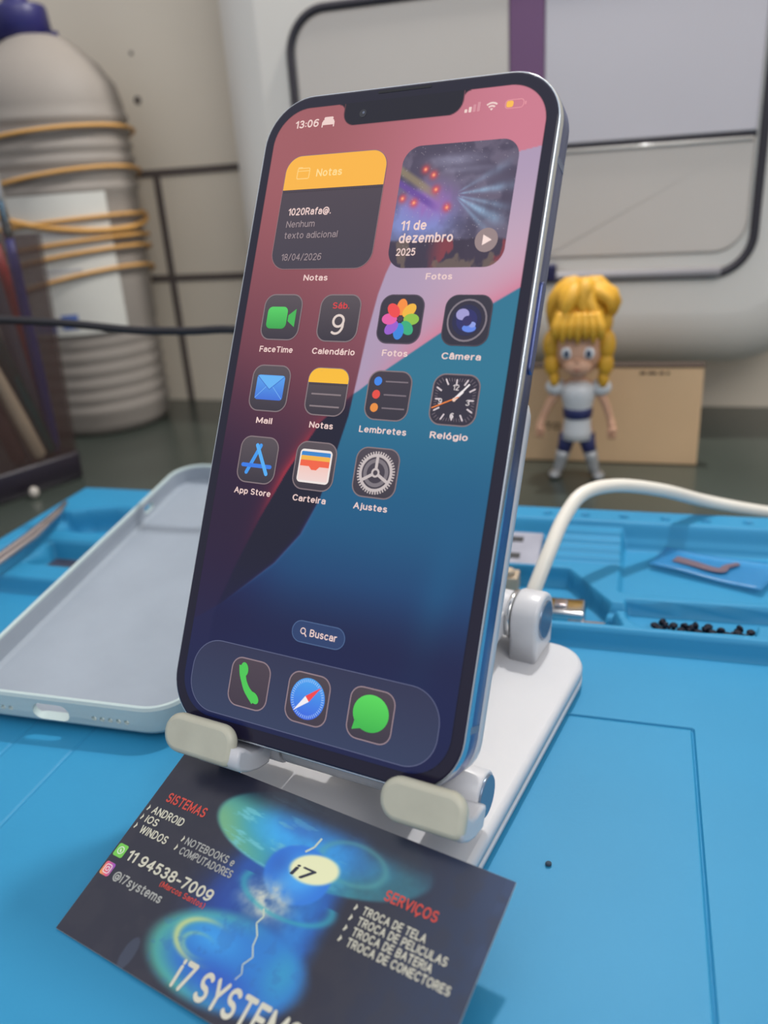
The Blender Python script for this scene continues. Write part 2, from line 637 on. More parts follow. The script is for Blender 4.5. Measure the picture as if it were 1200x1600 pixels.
mat('skin', (206, 158, 128), 0.5)
mat('tunic', (205, 205, 205), 0.35)
mat('navy', (42, 46, 92), 0.4)
mat('boot', (165, 165, 165), 0.3, metal=.3)
mat('red', (130, 40, 48), 0.5)
mat('eye', (60, 70, 90), 0.4)
mat('white', (235, 235, 235), 0.5)
mat('mouth', (150, 90, 80), 0.5)
mat('film', (62, 148, 206), 0.3, alpha=.5)
mat('flex', (105, 85, 95), 0.5)
mat('insert', (150, 150, 162), 0.4, noise=.1, nscale=90)
mat('screw', (30, 30, 42), 0.35, metal=.6)
mat('crumb', (45, 60, 75), 0.8)
mat('darkplate', (62, 62, 78), 0.45, noise=.2, nscale=200)
mat('pale', (190, 182, 172), 0.5)
ui = attr_mat('screen_light', 1.0, 0.07, .38)
print_mat = attr_mat('card_print', 0, 0.28, .5)

# ------------------------------------------------------------------ setting
WY = 548
o = struct(MB(TM).box((0, WY+30, 480), (1800, 60, 980)).build('wall_back', MATS['wall']))
hole = MB(TM)
for (x, z, r) in ((-332.4, 205, 2.6), (-331.4, 233, 1.3)):
    ang = [2*math.pi*k/16 for k in range(16)]
    hole.loft([[(x+r*math.cos(a), WY-.4, z+r*math.sin(a)) for a in ang], [(x+r*math.cos(a), WY+.5, z+r*math.sin(a)) for a in ang]], smooth=False)
hole.build('screw_hole', MATS['joint'], o)
struct(MB(TM).box((-150, WY-.2, 159), (1100, 1.6, 4.6)).build('trim_1', MATS['joint']))
struct(MB(TM).box((-150, WY-.2, 88), (1100, 1.6, 4.6)).build('trim_2', MATS['joint']))
struct(MB(TM).box((-327, WY-.3, 78), (4.8, 1.8, 162)).build('trim_3', MATS['joint']))

bench = MB(TM)
slab(bench, rrect(-850, -350, 850, WY, 4), [(1, -28), (0, -27), (0, -4), (1, TABLE)], smooth=False)
bench = bench.build('workbench', MATS['bench'])
tag(bench, 'dark glossy workbench top running back to the beige wall', 'table')

# ------------------------------------------------------------------ repair mat (one moulded sheet)
# heights are a function of place, like the moulded silicone sheet itself
def axis(a, b, step, dense=(), fine=()):
    xs = list(np.arange(a, b+1e-6, step))
    for d in dense:
        xs += [d-1.2, d-.55, d-.4, d-.15, d+.15, d+.4, d+.55, d+1.2]
    for (p, q, s_) in fine:
        xs += list(np.arange(p, q, s_))
    xs = np.unique(np.round(xs, 3))
    keep = [xs[0]]
    for v in xs[1:]:
        if v-keep[-1] > .12:
            keep.append(v)
    return np.array(keep)


gx = axis(-263, 187, 4, dense=(20.5, -152, -172.5), fine=((-263, -195, .8), (-70, 75, .8)))
gy = axis(28, 326, 4, dense=(203,), fine=((234, 326, .7),))
X, Y = np.meshgrid(gx, gy)
Z = np.zeros_like(X)


def ramp_in(h, sd, val, wdt=1.3):
    t = sstep(wdt/2, -wdt/2, sd)
    return h*(1-t)+val*t


box_sd = lambda x0, y0, x1, y1, r=2.0: sd_rrect(X, Y, x0, y0, x1, y1, r)
Z = ramp_in(Z, box_sd(-300, 241.3, 300, 400), 7.0, 2.6)
# left rim and deep back platform
Z = ramp_in(Z, box_sd(-300, 312.5, 300, 420), 14.0, 5.0)
Z = ramp_in(Z, box_sd(-300, 295, -120, 420), 12.6, 2.0)
Z = ramp_in(Z, box_sd(-300, 252, -255.5, 420), 12.5, 2.5)
# shelf, stepped rack, slots and compartments
Z = ramp_in(Z, box_sd(-1.5, 268, 150, 309.5), 4.0, 1.6)
Z = ramp_in(Z, box_sd(-60, 286, -30, 309), 4.0, 1.5)
for k in range(5):
    Z = ramp_in(Z, box_sd(-28, 290+4.4*k, -1.5, 313, .6), 5.2+1.7*k, .9)
Z = ramp_in(Z, sd_poly(X, Y, [(-70, 283.6), (-20.6, 283.6), (-4.7, 260), (-.4, 245.2), (-70, 244.6)]), -1.2, 1.2)
Z = ramp_in(Z, sd_poly(X, Y, [(.9, 262.5), (110, 266), (110, 252.6), (41.5, 252.3), (40.6, 245.9), (5.9, 245.2), (1.5, 251)]), 1.2, 1.2)
Z = ramp_in(Z, box_sd(-5.6, 255, 1.2, 259.4, .8), 3.2, 1.0)
Z = ramp_in(Z, sd_poly(X, Y, [(-252, 287), (-200, 284), (-200, 304), (-230, 304), (-240, 301), (-252, 295)]), 1.0, 1.4)
Z = ramp_in(Z, sd_poly(X, Y, [(-245, 254), (-205, 254), (-205, 275), (-246, 275)]), -1.2, 1.4)
for xh in (-32.3, -16.9, -1.5, 14.3, 29.7, 45.1, 60.5):
    Z = ramp_in(Z, np.hypot(X-xh, Y-319.8)-1.5, 10.5, .9)
gl = np.minimum.reduce([np.where((Y < 203) & (Y > 20), np.abs(X-20.5), 99), np.where((X > -152) & (X < 20.5), np.abs(Y-203), 99)])
Z -= .9*sstep(.55, .25, gl)
Z -= .28*sstep(.6, .2, np.where(Y < 203, np.abs(X+152), 99))
Z -= .25*sstep(.6, .2, np.where(Y < 236, np.abs(X+172.5), 99))
P = X[..., None]*EX+Y[..., None]*EY+Z[..., None]*EZ
# fold the border down to the bench
top = P.copy()
ring = np.zeros((P.shape[0]+2, P.shape[1]+2, 3))
ring[1:-1, 1:-1] = P
ring[0, 1:-1] = P[0]; ring[-1, 1:-1] = P[-1]; ring[1:-1, 0] = P[:, 0]; ring[1:-1, -1] = P[:, -1]
ring[0, 0] = P[0, 0]; ring[0, -1] = P[0, -1]; ring[-1, 0] = P[-1, 0]; ring[-1, -1] = P[-1, -1]
ring[0, :, 2] = TABLE; ring[-1, :, 2] = TABLE; ring[:, 0, 2] = TABLE; ring[:, -1, 2] = TABLE
mat_o = grid_obj('repair_mat', ring, None, MATS['silicone'], None)
for p_ in mat_o.data.polygons:
    pass
tag(mat_o, 'bright blue silicone repair mat with moulded trays lying on the bench', 'mat')

# ------------------------------------------------------------------ wall appliance
ap = thing('wall_appliance', TM(np.array([-70, 515, 34])), 'large pale grey rounded appliance with framed front panel on the wall', 'appliance')
TF = lambda v: TM(np.array([v[0], v[2], v[1]]))       # (ex, z, ey) -> world
body = MB(TF)
outl = rrect(-244, 34, 108, 430, (60, 60, 40, 62), 14)
slab(body, outl, [(0, 547.6), (0, 512), (1.5, 505), (5, 497), (10.5, 490), (18, 484.5), (26, 481.3), (34, 480)], cap0=True)
body.build('housing', MATS['case'], ap)
ino = rrect(-193.2, 86, 57, 235, (6, 24, 20, 22), 12)
ring_ = MB(TF)
a = ino; b_ = inset(ino, 4.6)
for za, zb, oo in ((480.4, 477.6, None),):
    rings = [[(p[0], p[1], 481) for p in a], [(p[0], p[1], 478.6) for p in a], [(p[0], p[1], 477.6) for p in inset(a, 1.2)], [(p[0], p[1], 477.6) for p in inset(a, 3.6)], [(p[0], p[1], 481) for p in b_]]
    ring_.loft(rings, cap0=False, cap1=False)
ring_.build('gasket', MATS['gasket'], ap)
pl = MB(TF)
slab(pl, rrect(-188.2, 99, -70.5, 230.2, (1, 19, 10, 1), 10), [(0, 481), (0, 479.2), (.8, 478.6)])
pl.build('panel', MATS['panel_warm'], ap)
pu = MB(TF)
slab(pu, rrect(-52.5, 156.6, 51.4, 336, (16, 1, 1, 1), 10), [(0, 481), (0, 479.2), (.8, 478.6)])
pu.build('panel', MATS['panel_grey'], ap)
plw = MB(TF)
slab(plw, rrect(-52.5, 99, 51.4, 153.6, (1, 1, 1, 16), 10), [(0, 481), (0, 479.4), (1.4, 478.2)])
plw.build('panel', MATS['panel_warm'], ap)
MB(TF).box((-61.5, 215, 479.4), (17.6, 236, 2.4)).build('strip', MATS['purple'], ap, bevel=.6)
seam = MB(TF)
seam.box((0, 155.1, 480), (103, 3.0, 1.0))
seam.build('seam', MATS['gasket'], ap)
rd = MB(TM); rd.tube([(-51, 478.5, 152.9), (0, 478.5, 152.9), (50, 478.5, 152.9)], 1.2, n=16)  # glossy tube added along the seam to catch the lamp's glint
rd.build('glint_ridge', MATS['gloss'], ap)
led = MB(TF)
led.tube([TF(np.array(q)) for q in ((-188, 89.4, 478.4), (40, 89.4, 478.4))], 2.5, T=lambda v: v)
led.build('ledge', MATS['ledge'], ap)
topbar = MB(TF).box((54.6, 286, 479.2), (4.6, 104, 2.4))
topbar.build('side_groove', MATS['gasket'], ap)
MB(TF).box((-47.5, 92, 476), (5.5, 9, 6)).build('latch', MATS['p_navy'], ap, bevel=1)

# ------------------------------------------------------------------ cardboard box
bx = thing('cardboard_box', TM(np.array([-38, 438.5, TABLE])), 'small brown cardboard box with dark letters standing behind the blond figurine', 'box')
kb = MB(TM); kb.box((-36, 436.5, 23), (138, 7, 52))
kb.build('carton', MATS['kraft'], bx, bevel=.8)
kf = MB(TM); kf.box((-36, 436.5, 49.5), (138.6, 7.6, 1.0))
kf.build('lid_edge', MATS['kraft_dark'], bx)
kt = MB(TM)
TB = lambda v: TM(np.array([v[0], 432.75, v[1]]))
put_text(kt, 'OTO', -49.5, -37.5, 15.0, 4.0, 0, None, T=TB, ydown=False, bold=.03)
kt.build('printed_mark', MATS['print_dark'], bx)
kt = MB(TM)
for x_, w_ in ((2, 3.2), (6, 4.5), (11.5, 2.6), (15, 1.6)):
    kt.add([(x_, 45.4, 0), (x_+w_, 45.4, 0), (x_+w_*.9, 46.9, 0), (x_+.3, 46.9, 0)], [(0, 1, 2, 3)], 0, None, TB)
kt.build('printed_mark', MATS['print_dark'], bx)

# ------------------------------------------------------------------ figurine (a plain toy doll)
fx, fy = -27.0, 411.0
fg = thing('toy_figurine', TM(np.array([fx, fy, TABLE])), 'blond big-headed toy doll in pale tunic standing before the cardboard box', 'figurine')


def skinned(name, pts, edges, radii, m, parent, sub=2):
    L = np.array(parent.location)/S
    me = bpy.data.meshes.new(name)
    me.from_pydata([tuple((TM(np.array(p))-L)*S) for p in pts], edges, [])
    o = bpy.data.objects.new(name, me)
    COL.objects.link(o)
    o.parent = parent
    sk = o.modifiers.new('skin', 'SKIN')
    sk.use_smooth_shade = True
    if not me.skin_vertices:
        bm = bmesh.new(); bm.from_mesh(me); bm.verts.layers.skin.verify(); bm.to_mesh(me); bm.free()
    for i, r in enumerate(radii):
        me.skin_vertices[0].data[i].radius = (r*S, r*S)
    me.skin_vertices[0].data[0].use_root = True
    sb = o.modifiers.new('sub', 'SUBSURF'); sb.levels = sub; sb.render_levels = sub
    me.materials.append(m)
    return o


def fp(x, z, dy=0):
    return (fx+x, fy+dy, z)


pts = [fp(0, 24), fp(0, 34), fp(0, 43), fp(0, 48), fp(0, 54),
       fp(9, 44), fp(13.5, 36), fp(16, 28), fp(17.2, 23.5, -1), fp(-9, 44), fp(-14, 36), fp(-17.5, 28), fp(-19, 23, -1),
       fp(4.5, 21), fp(6, 12), fp(8.2, 6), fp(-4.5, 21), fp(-6.5, 12), fp(-8.2, 6)]
edges = [(0, 1), (1, 2), (2, 3), (3, 4), (2, 5), (5, 6), (6, 7), (7, 8), (2, 9), (9, 10), (10, 11), (11, 12),
         (0, 13), (13, 14), (14, 15), (0, 16), (16, 17), (17, 18)]
rad = [5.6, 5.2, 5.4, 3, 3.2, 3, 2.3, 1.9, 2.4, 3, 2.3, 1.9, 2.4, 4, 3.2, 2.0, 4, 3.2, 2.0]
skinned('body', pts, edges, rad, MATS['skin'], fg)
hd = MB(TM)
hd.ball(fp(0, 64), (12.6, 11.5, 13.5), n=24)
hd.ball(fp(0, 60, -11.4), (1.2, 1.6, 1.2), n=10)
hd.ball(fp(0, 56.5, -9), (7, 3.5, 4.5), n=16)
hdo = hd.build('head', MATS['skin'], fg)
ev = MB(TM)
for sx in (-5.2, 5.2):
    ev.ball(fp(sx, 63.5, -10.4), (2.6, 1.2, 3.0), m=0, n=14)
    ev.ball(fp(sx, 63.3, -11.2), (1.5, .8, 2.1), m=1, n=12)
ev.build('eyes', [MATS['white'], MATS['eye']], hdo)
mo = MB(TM); mo.ball(fp(0, 55.5, -12.3), (1.9, .5, .5), n=10)
mo.build('mouth', MATS['mouth'], hdo)
hr = MB(TM)
hr.ball(fp(0, 77, 2.2), (15.6, 13.5, 15.5), n=26)
for k in range(13):
    az = math.radians(-100+200*k/12+9*math.sin(k*2.3))
    pth_ = []
    for t_ in range(7):
        po_ = math.radians(4+(62+14*(k % 3))*t_/6)
        rr_ = 15.2+1.3*math.sin(t_*.9+k)
        pth_.append(fp(rr_*math.sin(po_)*math.sin(az)*1.02+1.5*math.sin(t_+k), 78+rr_*math.cos(po_)*1.02, -rr_*math.sin(po_)*math.cos(az)*.85+1))
    hr.tube(pth_, [3.2, 4.3, 4.6, 4.2, 3.4, 2.3, .7], n=9)
for sx, zz, r in ((-13, 66, 4.5), (13, 66, 4.5), (-12.8, 57, 4), (12.8, 57, 4), (-11.5, 49.5, 2.6), (12, 49.5, 2.8)):
    hr.ball(fp(sx, zz, -3), (r, r+1, r*1.7), n=14)
for k in range(7):
    xx = -10.5+3.5*k
    hr.tube(smooth_path([fp(xx*.75, 82, -10.5), fp(xx, 75, -13.4), fp(xx*1.02, 69.5-1.8*abs(k % 2), -12.2)], 5), [2.6]*5+[2.3, 2.1, 1.8, 1.4, .9, .3], n=8)
hr.build('hair', MATS['hair'], fg)
tn = MB(TM)
tn.lathe([(5.5, 17.5), (7.8, 18), (7.4, 22), (6.6, 27), (6.4, 31), (7.4, 36), (8.6, 41), (8.2, 45.5), (4.5, 47.6), (3.2, 48)], (fx, fy, 0), 26)
for sx in (-11, 11):
    tn.ball(fp(sx, 44.3), (5.2, 4.8, 4.4), n=16)
tn.build('tunic', MATS['tunic'], fg)
bl = MB(TM); bl.lathe([(6.8, 29.0), (7.2, 29.4), (7.4, 33), (7.0, 34.5)], (fx, fy, 0), 24)
blo = bl.build('sash', MATS['navy'], fg)
for sx, kx in ((1, 0), (-1, 1)):
    lg = MB(TM)
    lg.tube([fp(4.5*sx, 20), fp((5.6 if sx > 0 else 5.8)*sx, 14), fp(7.2*sx, 9)], [4.3, 3.8, 3.2], n=14)
    lg.build('legging', MATS['navy'], fg)
    bt = MB(TM)
    bt.tube([fp(6.6*sx, 11), fp(7.6*sx, 7), fp(8.8*sx, 2), fp(9.4*sx, -1)], [3.6, 3.3, 2.7, 2.6], n=14)
    bt.ball(fp((11.4 if sx > 0 else 10.6)*sx, -1.0, -3.2), (3.2, 5, 2.1), n=14)
    bt.build('boot', MATS['boot'], fg)
    q = 1 if sx > 0 else 1.08
    hn = MB(TM)
    hn.ball(fp(17.2*sx*q, 22.6, -1), (2.4, 2.4, 2.8), n=12)
    for k in range(4):
        hn.tube([fp(17.2*sx*q-1.5+k, 21.2, -1.6), fp(17.2*sx*q-1.6+1.05*k, 19.2, -2.2), fp(17.2*sx*q-1.5+k, 18.2, -1.2)], [.62, .58, .45], n=6)
    hn.tube([fp(15.6*sx*q, 23, -2.4), fp(15.0*sx*q, 21.4, -3.4)], [.7, .5], n=6)
    hn.build('hand', MATS['skin'], fg)

# ------------------------------------------------------------------ bottle with rubber bands
bc = (-362.0, 490.0)
bo = thing('squeeze_bottle', TM(np.array([bc[0], bc[1], TABLE])), 'tall white ribbed plastic bottle with blue cap, banded with rubber', 'bottle')
prof = [(36, TABLE), (41, TABLE+1.5), (43, TABLE+7)]
for k in range(6):
    z0 = 14+9*k
    prof += [(43.4+.02*k, z0-4), (44.6, z0-1.5), (44.6, z0+1.5), (43.4+.02*k, z0+4)]
prof += [(44.6, 68), (45.2, 100), (46, 140)]
for k in range(6):
    z0 = 152+8*k
    prof += [(46.2, z0-3.4), (47.6, z0-1.2), (47.6, z0+1.2), (46.2, z0+3.4)]
prof += [(46, 200), (43.5, 211), (35, 223), (24, 233), (18, 237.5), (15, 239)]
bm_ = MB(TM); bm_.lathe(prof, (bc[0], bc[1], 0), 64)
bm_.build('bottle_body', MATS['bottle'], bo)
cp = MB(TM)
cp.lathe([(15, 237), (18.6, 237.5), (17.2, 254), (16.6, 256), (9, 256.6), (7.6, 258), (6.6, 280), (4, 300), (3, 301)], (bc[0]-8, bc[1], 0), 32)
cp.box((bc[0]+11, bc[1], 239.4), (10, 6, 3))
cp.build('cap', MATS['blue_cap'], bo)
lb = MB(TM)


def bottle_r(z):
    return 44.2+2.6*(z/195.0)


def label_patch(mb, a0, a1, z0, z1, off, m, n=18):
    ks = [math.radians(a0+(a1-a0)*k/n) for k in range(n+1)]
    rin = [[(bc[0]+(bottle_r(z)+off)*math.cos(a), bc[1]+(bottle_r(z)+off)*math.sin(a), z) for a in ks] for z in (z0, (z0+z1)/2, z1)]
    mb.loft(rin, m, False, False, closed=False)


label_patch(lb, -165, -24, 66, 150, 1.0, 0, 30)
label_patch(lb, -100, -80, 68, 77, 1.3, 1, 6)
label_patch(lb, -75, -62, 70, 79, 1.3, 1, 6)
for zz in (101, 105, 122, 126):
    label_patch(lb, -110, -52, zz, zz+1.2, 1.3, 2, 12)
lb.build('paper_label', [MATS['paper'], MATS['blue_ink'], MATS['grey_ink']], bo)
bands = [(181.5, 4, 'topmost thin tan rubber band, round the ribbed bottle shoulder'),
         (156, 6, 'tan rubber band along the top edge of the paper label'),
         (139, -9, 'thick tan rubber band sloping across the paper label'),
         (132, 3, 'level tan rubber band just below the sloping one on the label'),
         (118, 4, 'tan rubber band round the middle of the paper label'),
         (109, 6, 'thin tan rubber band right under the one round the middle of the label'),
         (93, 9, 'lowest tan rubber band, just above the blue print on the label')]
for k, (z0, dz, labl) in enumerate(bands):
    rb = MB(TM)
    path = []
    for j in range(48):
        a_ = 2*math.pi*j/48
        zz = z0+dz*math.cos(a_+.35)*1.3
        rr_ = bottle_r(zz)+2.8+.5*(zz > 148)
        path.append((bc[0]+rr_*math.cos(a_), bc[1]+rr_*math.sin(a_), zz))
    path.append(path[0])
    rb.tube(path, 1.15 if k != 2 else 1.7, n=8, caps=False)
    tag(rb.build('rubber_band', MATS['rubber']), labl, 'rubber band', 'rubber bands on the bottle')

# ------------------------------------------------------------------ brush holder and what stands in it
hc = np.array([-304.0, 378.0])
e1 = np.array([-.404, -.915]); e2 = np.array([-.915, .404])


def TH_(v):                                   # along visible side, depth, z, flaring upward
    k = 1+.16*max(v[2], 0)/132
    c0 = hc+e1*30+e2*30
    q = c0+e1*(v[0]-30)*k+e2*(v[1]-30)*k
    return TM(np.array([q[0], q[1], v[2]]))


ctr = hc+e1*30+e2*30
ho = thing('brush_holder', TM(np.array([ctr[0], ctr[1], TABLE])), 'smoky see-through square holder full of brushes and tools', 'holder')
hb = MB(TH_)
slab(hb, rrect(0, 0, 62, 62, 3, 4), [(1, TABLE), (0, TABLE+1), (0, 12), (.5, 13)])
hb.build('base', MATS['holder_base'], ho)
hwl = MB(TH_)
o1 = rrect(.5, .5, 61.5, 61.5, 3, 4); o2 = inset(o1, 1.6)
hwl.loft([[(p[0], p[1], 13.1) for p in o1], [(p[0], p[1], 132) for p in o1], [(p[0], p[1], 132) for p in o2], [(p[0], p[1], 13.1) for p in o2]], cap0=False, cap1=False, smooth=False)
hwl.build('clear_wall', MATS['acrylic'], ho)


def Hxy(a, b, z):
    return TH_(np.array([a, b, z]))


def stick(name, p0, p1, r0, r1, m, label, cat, extra=None):
    p0 = Hxy(*p0); p1 = Hxy(*p1)
    t = thing(name, p0, label, cat)
    q = [p0+(p1-p0)*k for k in (0, .05, .4, .85, 1)]
    hnd = MB(); hnd.tube(q, [r0*.6, r0, r0*1.05, r1, r1*.8], n=12)
    hnd.build('handle', MATS[m], t)
    if extra:
        d = (p1-p0)/np.linalg.norm(p1-p0)
        z = 0
        for nm, ln, ra, rb_, mm in extra:
            e = MB(); e.tube([p1+d*z, p1+d*(z+ln*.5), p1+d*(z+ln)], [ra, (ra+rb_)/2, rb_], n=10)
            e.build(nm, MATS[mm], t)
            z += ln
    return t


stick('paint_brush', (10, 9, 13.6), (13.2, 8, 131), 3.0, 2.8, 'p_blue', 'blue-handled paint brush with long silver ferrule in the holder', 'brush',
      [('ferrule', 44, 2.5, 1.9, 'chrome'), ('bristles', 18, 2.2, .5, 'brass')])
stick('pen', (4.5, 22, 13.8), (15, 18, 128), 3.2, 3.0, 'p_red', 'red pen leaning behind the blue brush in the holder', 'pen')
stick('marker', (13, 14, 14), (25, 9, 125), 4.2, 3.8, 'p_grey', 'slate grey marker standing among the tools in the holder', 'pen')
stick('spudger', (14.5, 6, 14), (34, 6, 95), 4.4, 4.0, 'p_green', 'dark green plastic handle beside the beige one in the holder', 'tool')
stick('wooden_stick', (21.4, 5, 14.2), (38, 5, 76), 4.4, 4.2, 'p_beige', 'thick beige handle standing in the holder', 'tool')
stick('screwdriver', (31, 9, 14), (42, 9, 70), 4.6, 4.2, 'p_brown', 'reddish brown handle beside the beige one in the holder', 'tool')
stick('scraper', (5, 34, 14), (9, 40, 104), 2.8, 2.6, 'p_navy', 'navy thin handle at the back of the holder', 'tool')
stick('file', (8, 40, 14), (24, 34, 122), 3.4, 3.2, 'p_red', 'faded red handle behind the slate grey marker in the holder', 'tool')

tag(MB(TM).ball((-312, 344, 0.5), (2.6, 2.6, 3.2), n=14).build('bead', MATS['pale']), 'tiny pale bead on the dark bench by the holder', 'bead')

# ------------------------------------------------------------------ cables
bcable = [(-360, 309, 106), (-312, 308.5, 101), (-275, 308, 99.7), (-241, 308, 97.7), (-209.5, 308, 94.5), (-194, 308, 93.8), (-178, 308, 93.6), (-159.5, 308, 93.9),
          (-136, 310, 90), (-114, 316, 76), (-98, 322, 55), (-88, 328, 34), (-82, 334, 18), (-79, 345, 3.5), (-76, 366, -1.2), (-60, 395, -1.2)]
cb = MB(TM); cb.tube(smooth_path(bcable, 7), 1.75, n=12)
tag(cb.build('black_cable', MATS['black_rubber']), 'thin black cable strung in front of the white bottle', 'cable')

wc = [(-40, 247, 1.6), (-35, 247.5, 4), (-31.5, 249, 9), (-29.5, 251, 14.5), (-25.6, 260, 24.5), (-21.5, 272, 33), (-15.5, 283, 38.2), (-4.2, 297, 36.2), (12, 311, 29.6), (28, 326, 20.2),
      (42, 333, 15), (55, 340, 10.5), (72, 352, 4), (96, 364, -.4), (150, 380, -.4), (230, 390, -.4)]
wcb = MB(TM); wcb.tube(smooth_path(wc, 7), 2.55, n=16)
tag(wcb.build('white_cord', MATS['cord']), 'thick cream white cord arching over the back of the blue mat', 'cable')

# ------------------------------------------------------------------ small parts in the mat trays
tw = thing('tweezers', TM(np.array([-244, 235, 10])), 'pinkish silver metal tweezers resting along the edge of the mat', 'tool')
for s_ in (-1, 1):
    t_ = MB(TM)
    t_.tube([(-241+s_*.4, 205, 14.0), (-244.5+s_*2.0, 238, 14.2), (-247+s_*1.9, 264, 14.2), (-251+s_*.8, 288, 15.2), (-253.5, 298, 16.2)], [.6, 1.4, 1.6, 1.3, .9], n=8)
    t_.build('arm', MATS['steel'], tw)

mc = thing('metal_connector', TM(np.array([-20, 262, -1.2])), 'shiny metal shielded connector lying in the tray beside the cord', 'part')
q_ = MB(TM); q_.box((-20.5, 259, 2.0), (16, 11, 6.2))
q_.build('shell', MATS['chrome'], mc, bevel=1.2)
q_ = MB(TM); q_.box((-21, 259, 5.6), (4.5, 4.5, 1.2))
q_.build('button', MATS['steel'], mc, bevel=.5)
q_ = MB(TM); q_.box((-10.5, 253.5, .3), (10, 4.2, 2.4)); q_.box((-14, 252, .2), (9, 3, 2))
tag(q_.build('metal_strip', MATS['steel'], bevel=.5), 'flat silver metal strip beside the shiny connector in the tray', 'part')
q_ = MB(TM); q_.box((-43, 278, 2.5), (9, 8, 7)); q_.ball((-42, 277, 7), (2.5, 2.5, 2), n=10)
tag(q_.build('plastic_plug', MATS['p_beige'], bevel=1), 'pale peach plastic piece peeping out behind the phone stand', 'part')
si = thing('slotted_insert', TM(np.array([-40, 300, 4])), 'grey slotted plastic piece lying in the mat near the white cord', 'part')
q_ = MB(TM)
TI = lambda v: TM(np.array([-41+v[0], 298+v[1]*.97-v[2]*.2, 6.2+v[2]+v[1]*.2]))
q_.box((0, 0, 0), (17, 22, 3), T=TI)
q_.build('plate', MATS['insert'], si, bevel=.6)
q_ = MB(TM)
for yy in (-5.5, 5.5):
    q_.box((-3.5, yy, 1.35), (9, 3.2, .8), T=TI)
q_.build('slots', MATS['slot'], si)
q_ = MB(TM); q_.box((-226, 264, -.6), (36, 17, 1.0))
tag(q_.build('metal_plate', MATS['darkplate']), 'dark grey flat plate in the tray beside the upturned phone case', 'part')

scr = []
spots = [(12, 253), (14.6, 255.2), (18.8, 253.2), (21.5, 254.4), (24.2, 252.8), (26.4, 255.4), (28.6, 253.4), (34.2, 253.0), (36.4, 254.6), (38.3, 252.9), (40.5, 255.6), (20.2, 256.6), (16.6, 256), (31.4, 255.6), (33, 252.6), (23, 257), (27.6, 257), (36.8, 257), (10.5, 255), (13.4, 257.2)]
first = None
for k, (x_, y_) in enumerate(spots):
    if first is None:
        sm_ = MB(); sm_.lathe([(.6, -1.1), (.7, -1.0), (.7, .3), (1.4, .35), (1.4, .9), (1.0, 1.3)], n=12)
        oo = sm_.build('screw', MATS['screw'])
        tag(oo, 'tiny black screw lying among the others in the long blue tray', 'screw', 'black screws in the long blue tray')
        first = oo
    else:
        oo = first.copy(); COL.objects.link(oo)
    pp_ = TM(np.array([x_, y_-1.6, 2.9]))
    oo.location = [c*S for c in pp_]
    oo.rotation_euler = (math.radians(90)+random.uniform(-.2, .2) if k % 2 else 0.0, 0, random.uniform(0, 6))
    if k % 2 == 0:
        oo.location.z = 2.45*S

fl = MB(TM)
ge = [(8.5, 293.5), (15, 309), (56, 299), (46, 278)]
nxx, nyy = 14, 8
rings = []
for j in range(nyy+1):
    row = []
    for i in range(nxx+1):
        a_, b2 = i/nxx, j/nyy
        px_ = (1-a_)*(1-b2)*np.array(ge[0])+(1-a_)*b2*np.array(ge[1])+a_*b2*np.array(ge[2])+a_*(1-b2)*np.array(ge[3])
        row.append((px_[0], px_[1], 5.9+.35*math.sin(a_*7+b2*2)+.25*math.cos(b2*5)))
    rings.append(row)
fl.loft(rings, cap0=False, cap1=False, closed=False)
flo = fl.build('film_pouch', MATS['film'])
sd_ = flo.modifiers.new('sol', 'SOLIDIFY'); sd_.thickness = .25*S
tag(flo, 'translucent blue plastic pouch holding a flex cable on the mat shelf', 'bag')
fc = MB(TM)
pa = smooth_path([(18, 298.5, 0), (24, 295.5, 0), (30, 292, 0), (34, 291, 0), (36, 294.5, 0), (40.5, 297.5, 0)], 6)
wd = np.linspace(2.4, 1.0, len(pa))
ra_, rb2 = [], []
for i, p in enumerate(pa):
    t = pa[min(i+1, len(pa)-1)]-pa[max(i-1, 0)]; t /= np.linalg.norm(t); n_ = np.array([-t[1], t[0], 0])
    for lst, s_ in ((ra_, 1), (rb2, -1)):
        q = p+n_*s_*wd[i]; lst.append((q[0], q[1], 6.9))
fc.loft([ra_, rb2], cap0=False, cap1=False, closed=False, smooth=False)
fco = fc.build('flex_cable', MATS['flex'])
sd_ = fco.modifiers.new('sol', 'SOLIDIFY'); sd_.thickness = .2*S
tag(fco, 'thin brownish bent flex cable inside the blue pouch', 'cable')
tag(MB().ball((32.1, 142.3, .5), (.8, .7, .6), n=10).build('crumb', MATS['crumb']), 'dark crumb on the bare blue mat beside the business card', 'crumb')

# ------------------------------------------------------------------ upturned silicone phone case
YW, PI_, RO = -0.27482, 0.09272, 0.01877


def RZM(yaw, pit, roll):
    c, s_ = math.cos(yaw), math.sin(yaw); A = np.array([[c, -s_, 0], [s_, c, 0], [0, 0, 1]])
    c, s_ = math.cos(pit), math.sin(pit); B = np.array([[1, 0, 0], [0, c, -s_], [0, s_, c]])
    c, s_ = math.cos(roll), math.sin(roll); D = np.array([[c, 0, s_], [0, 1, 0], [-s_, 0, c]])
    return A@B@D


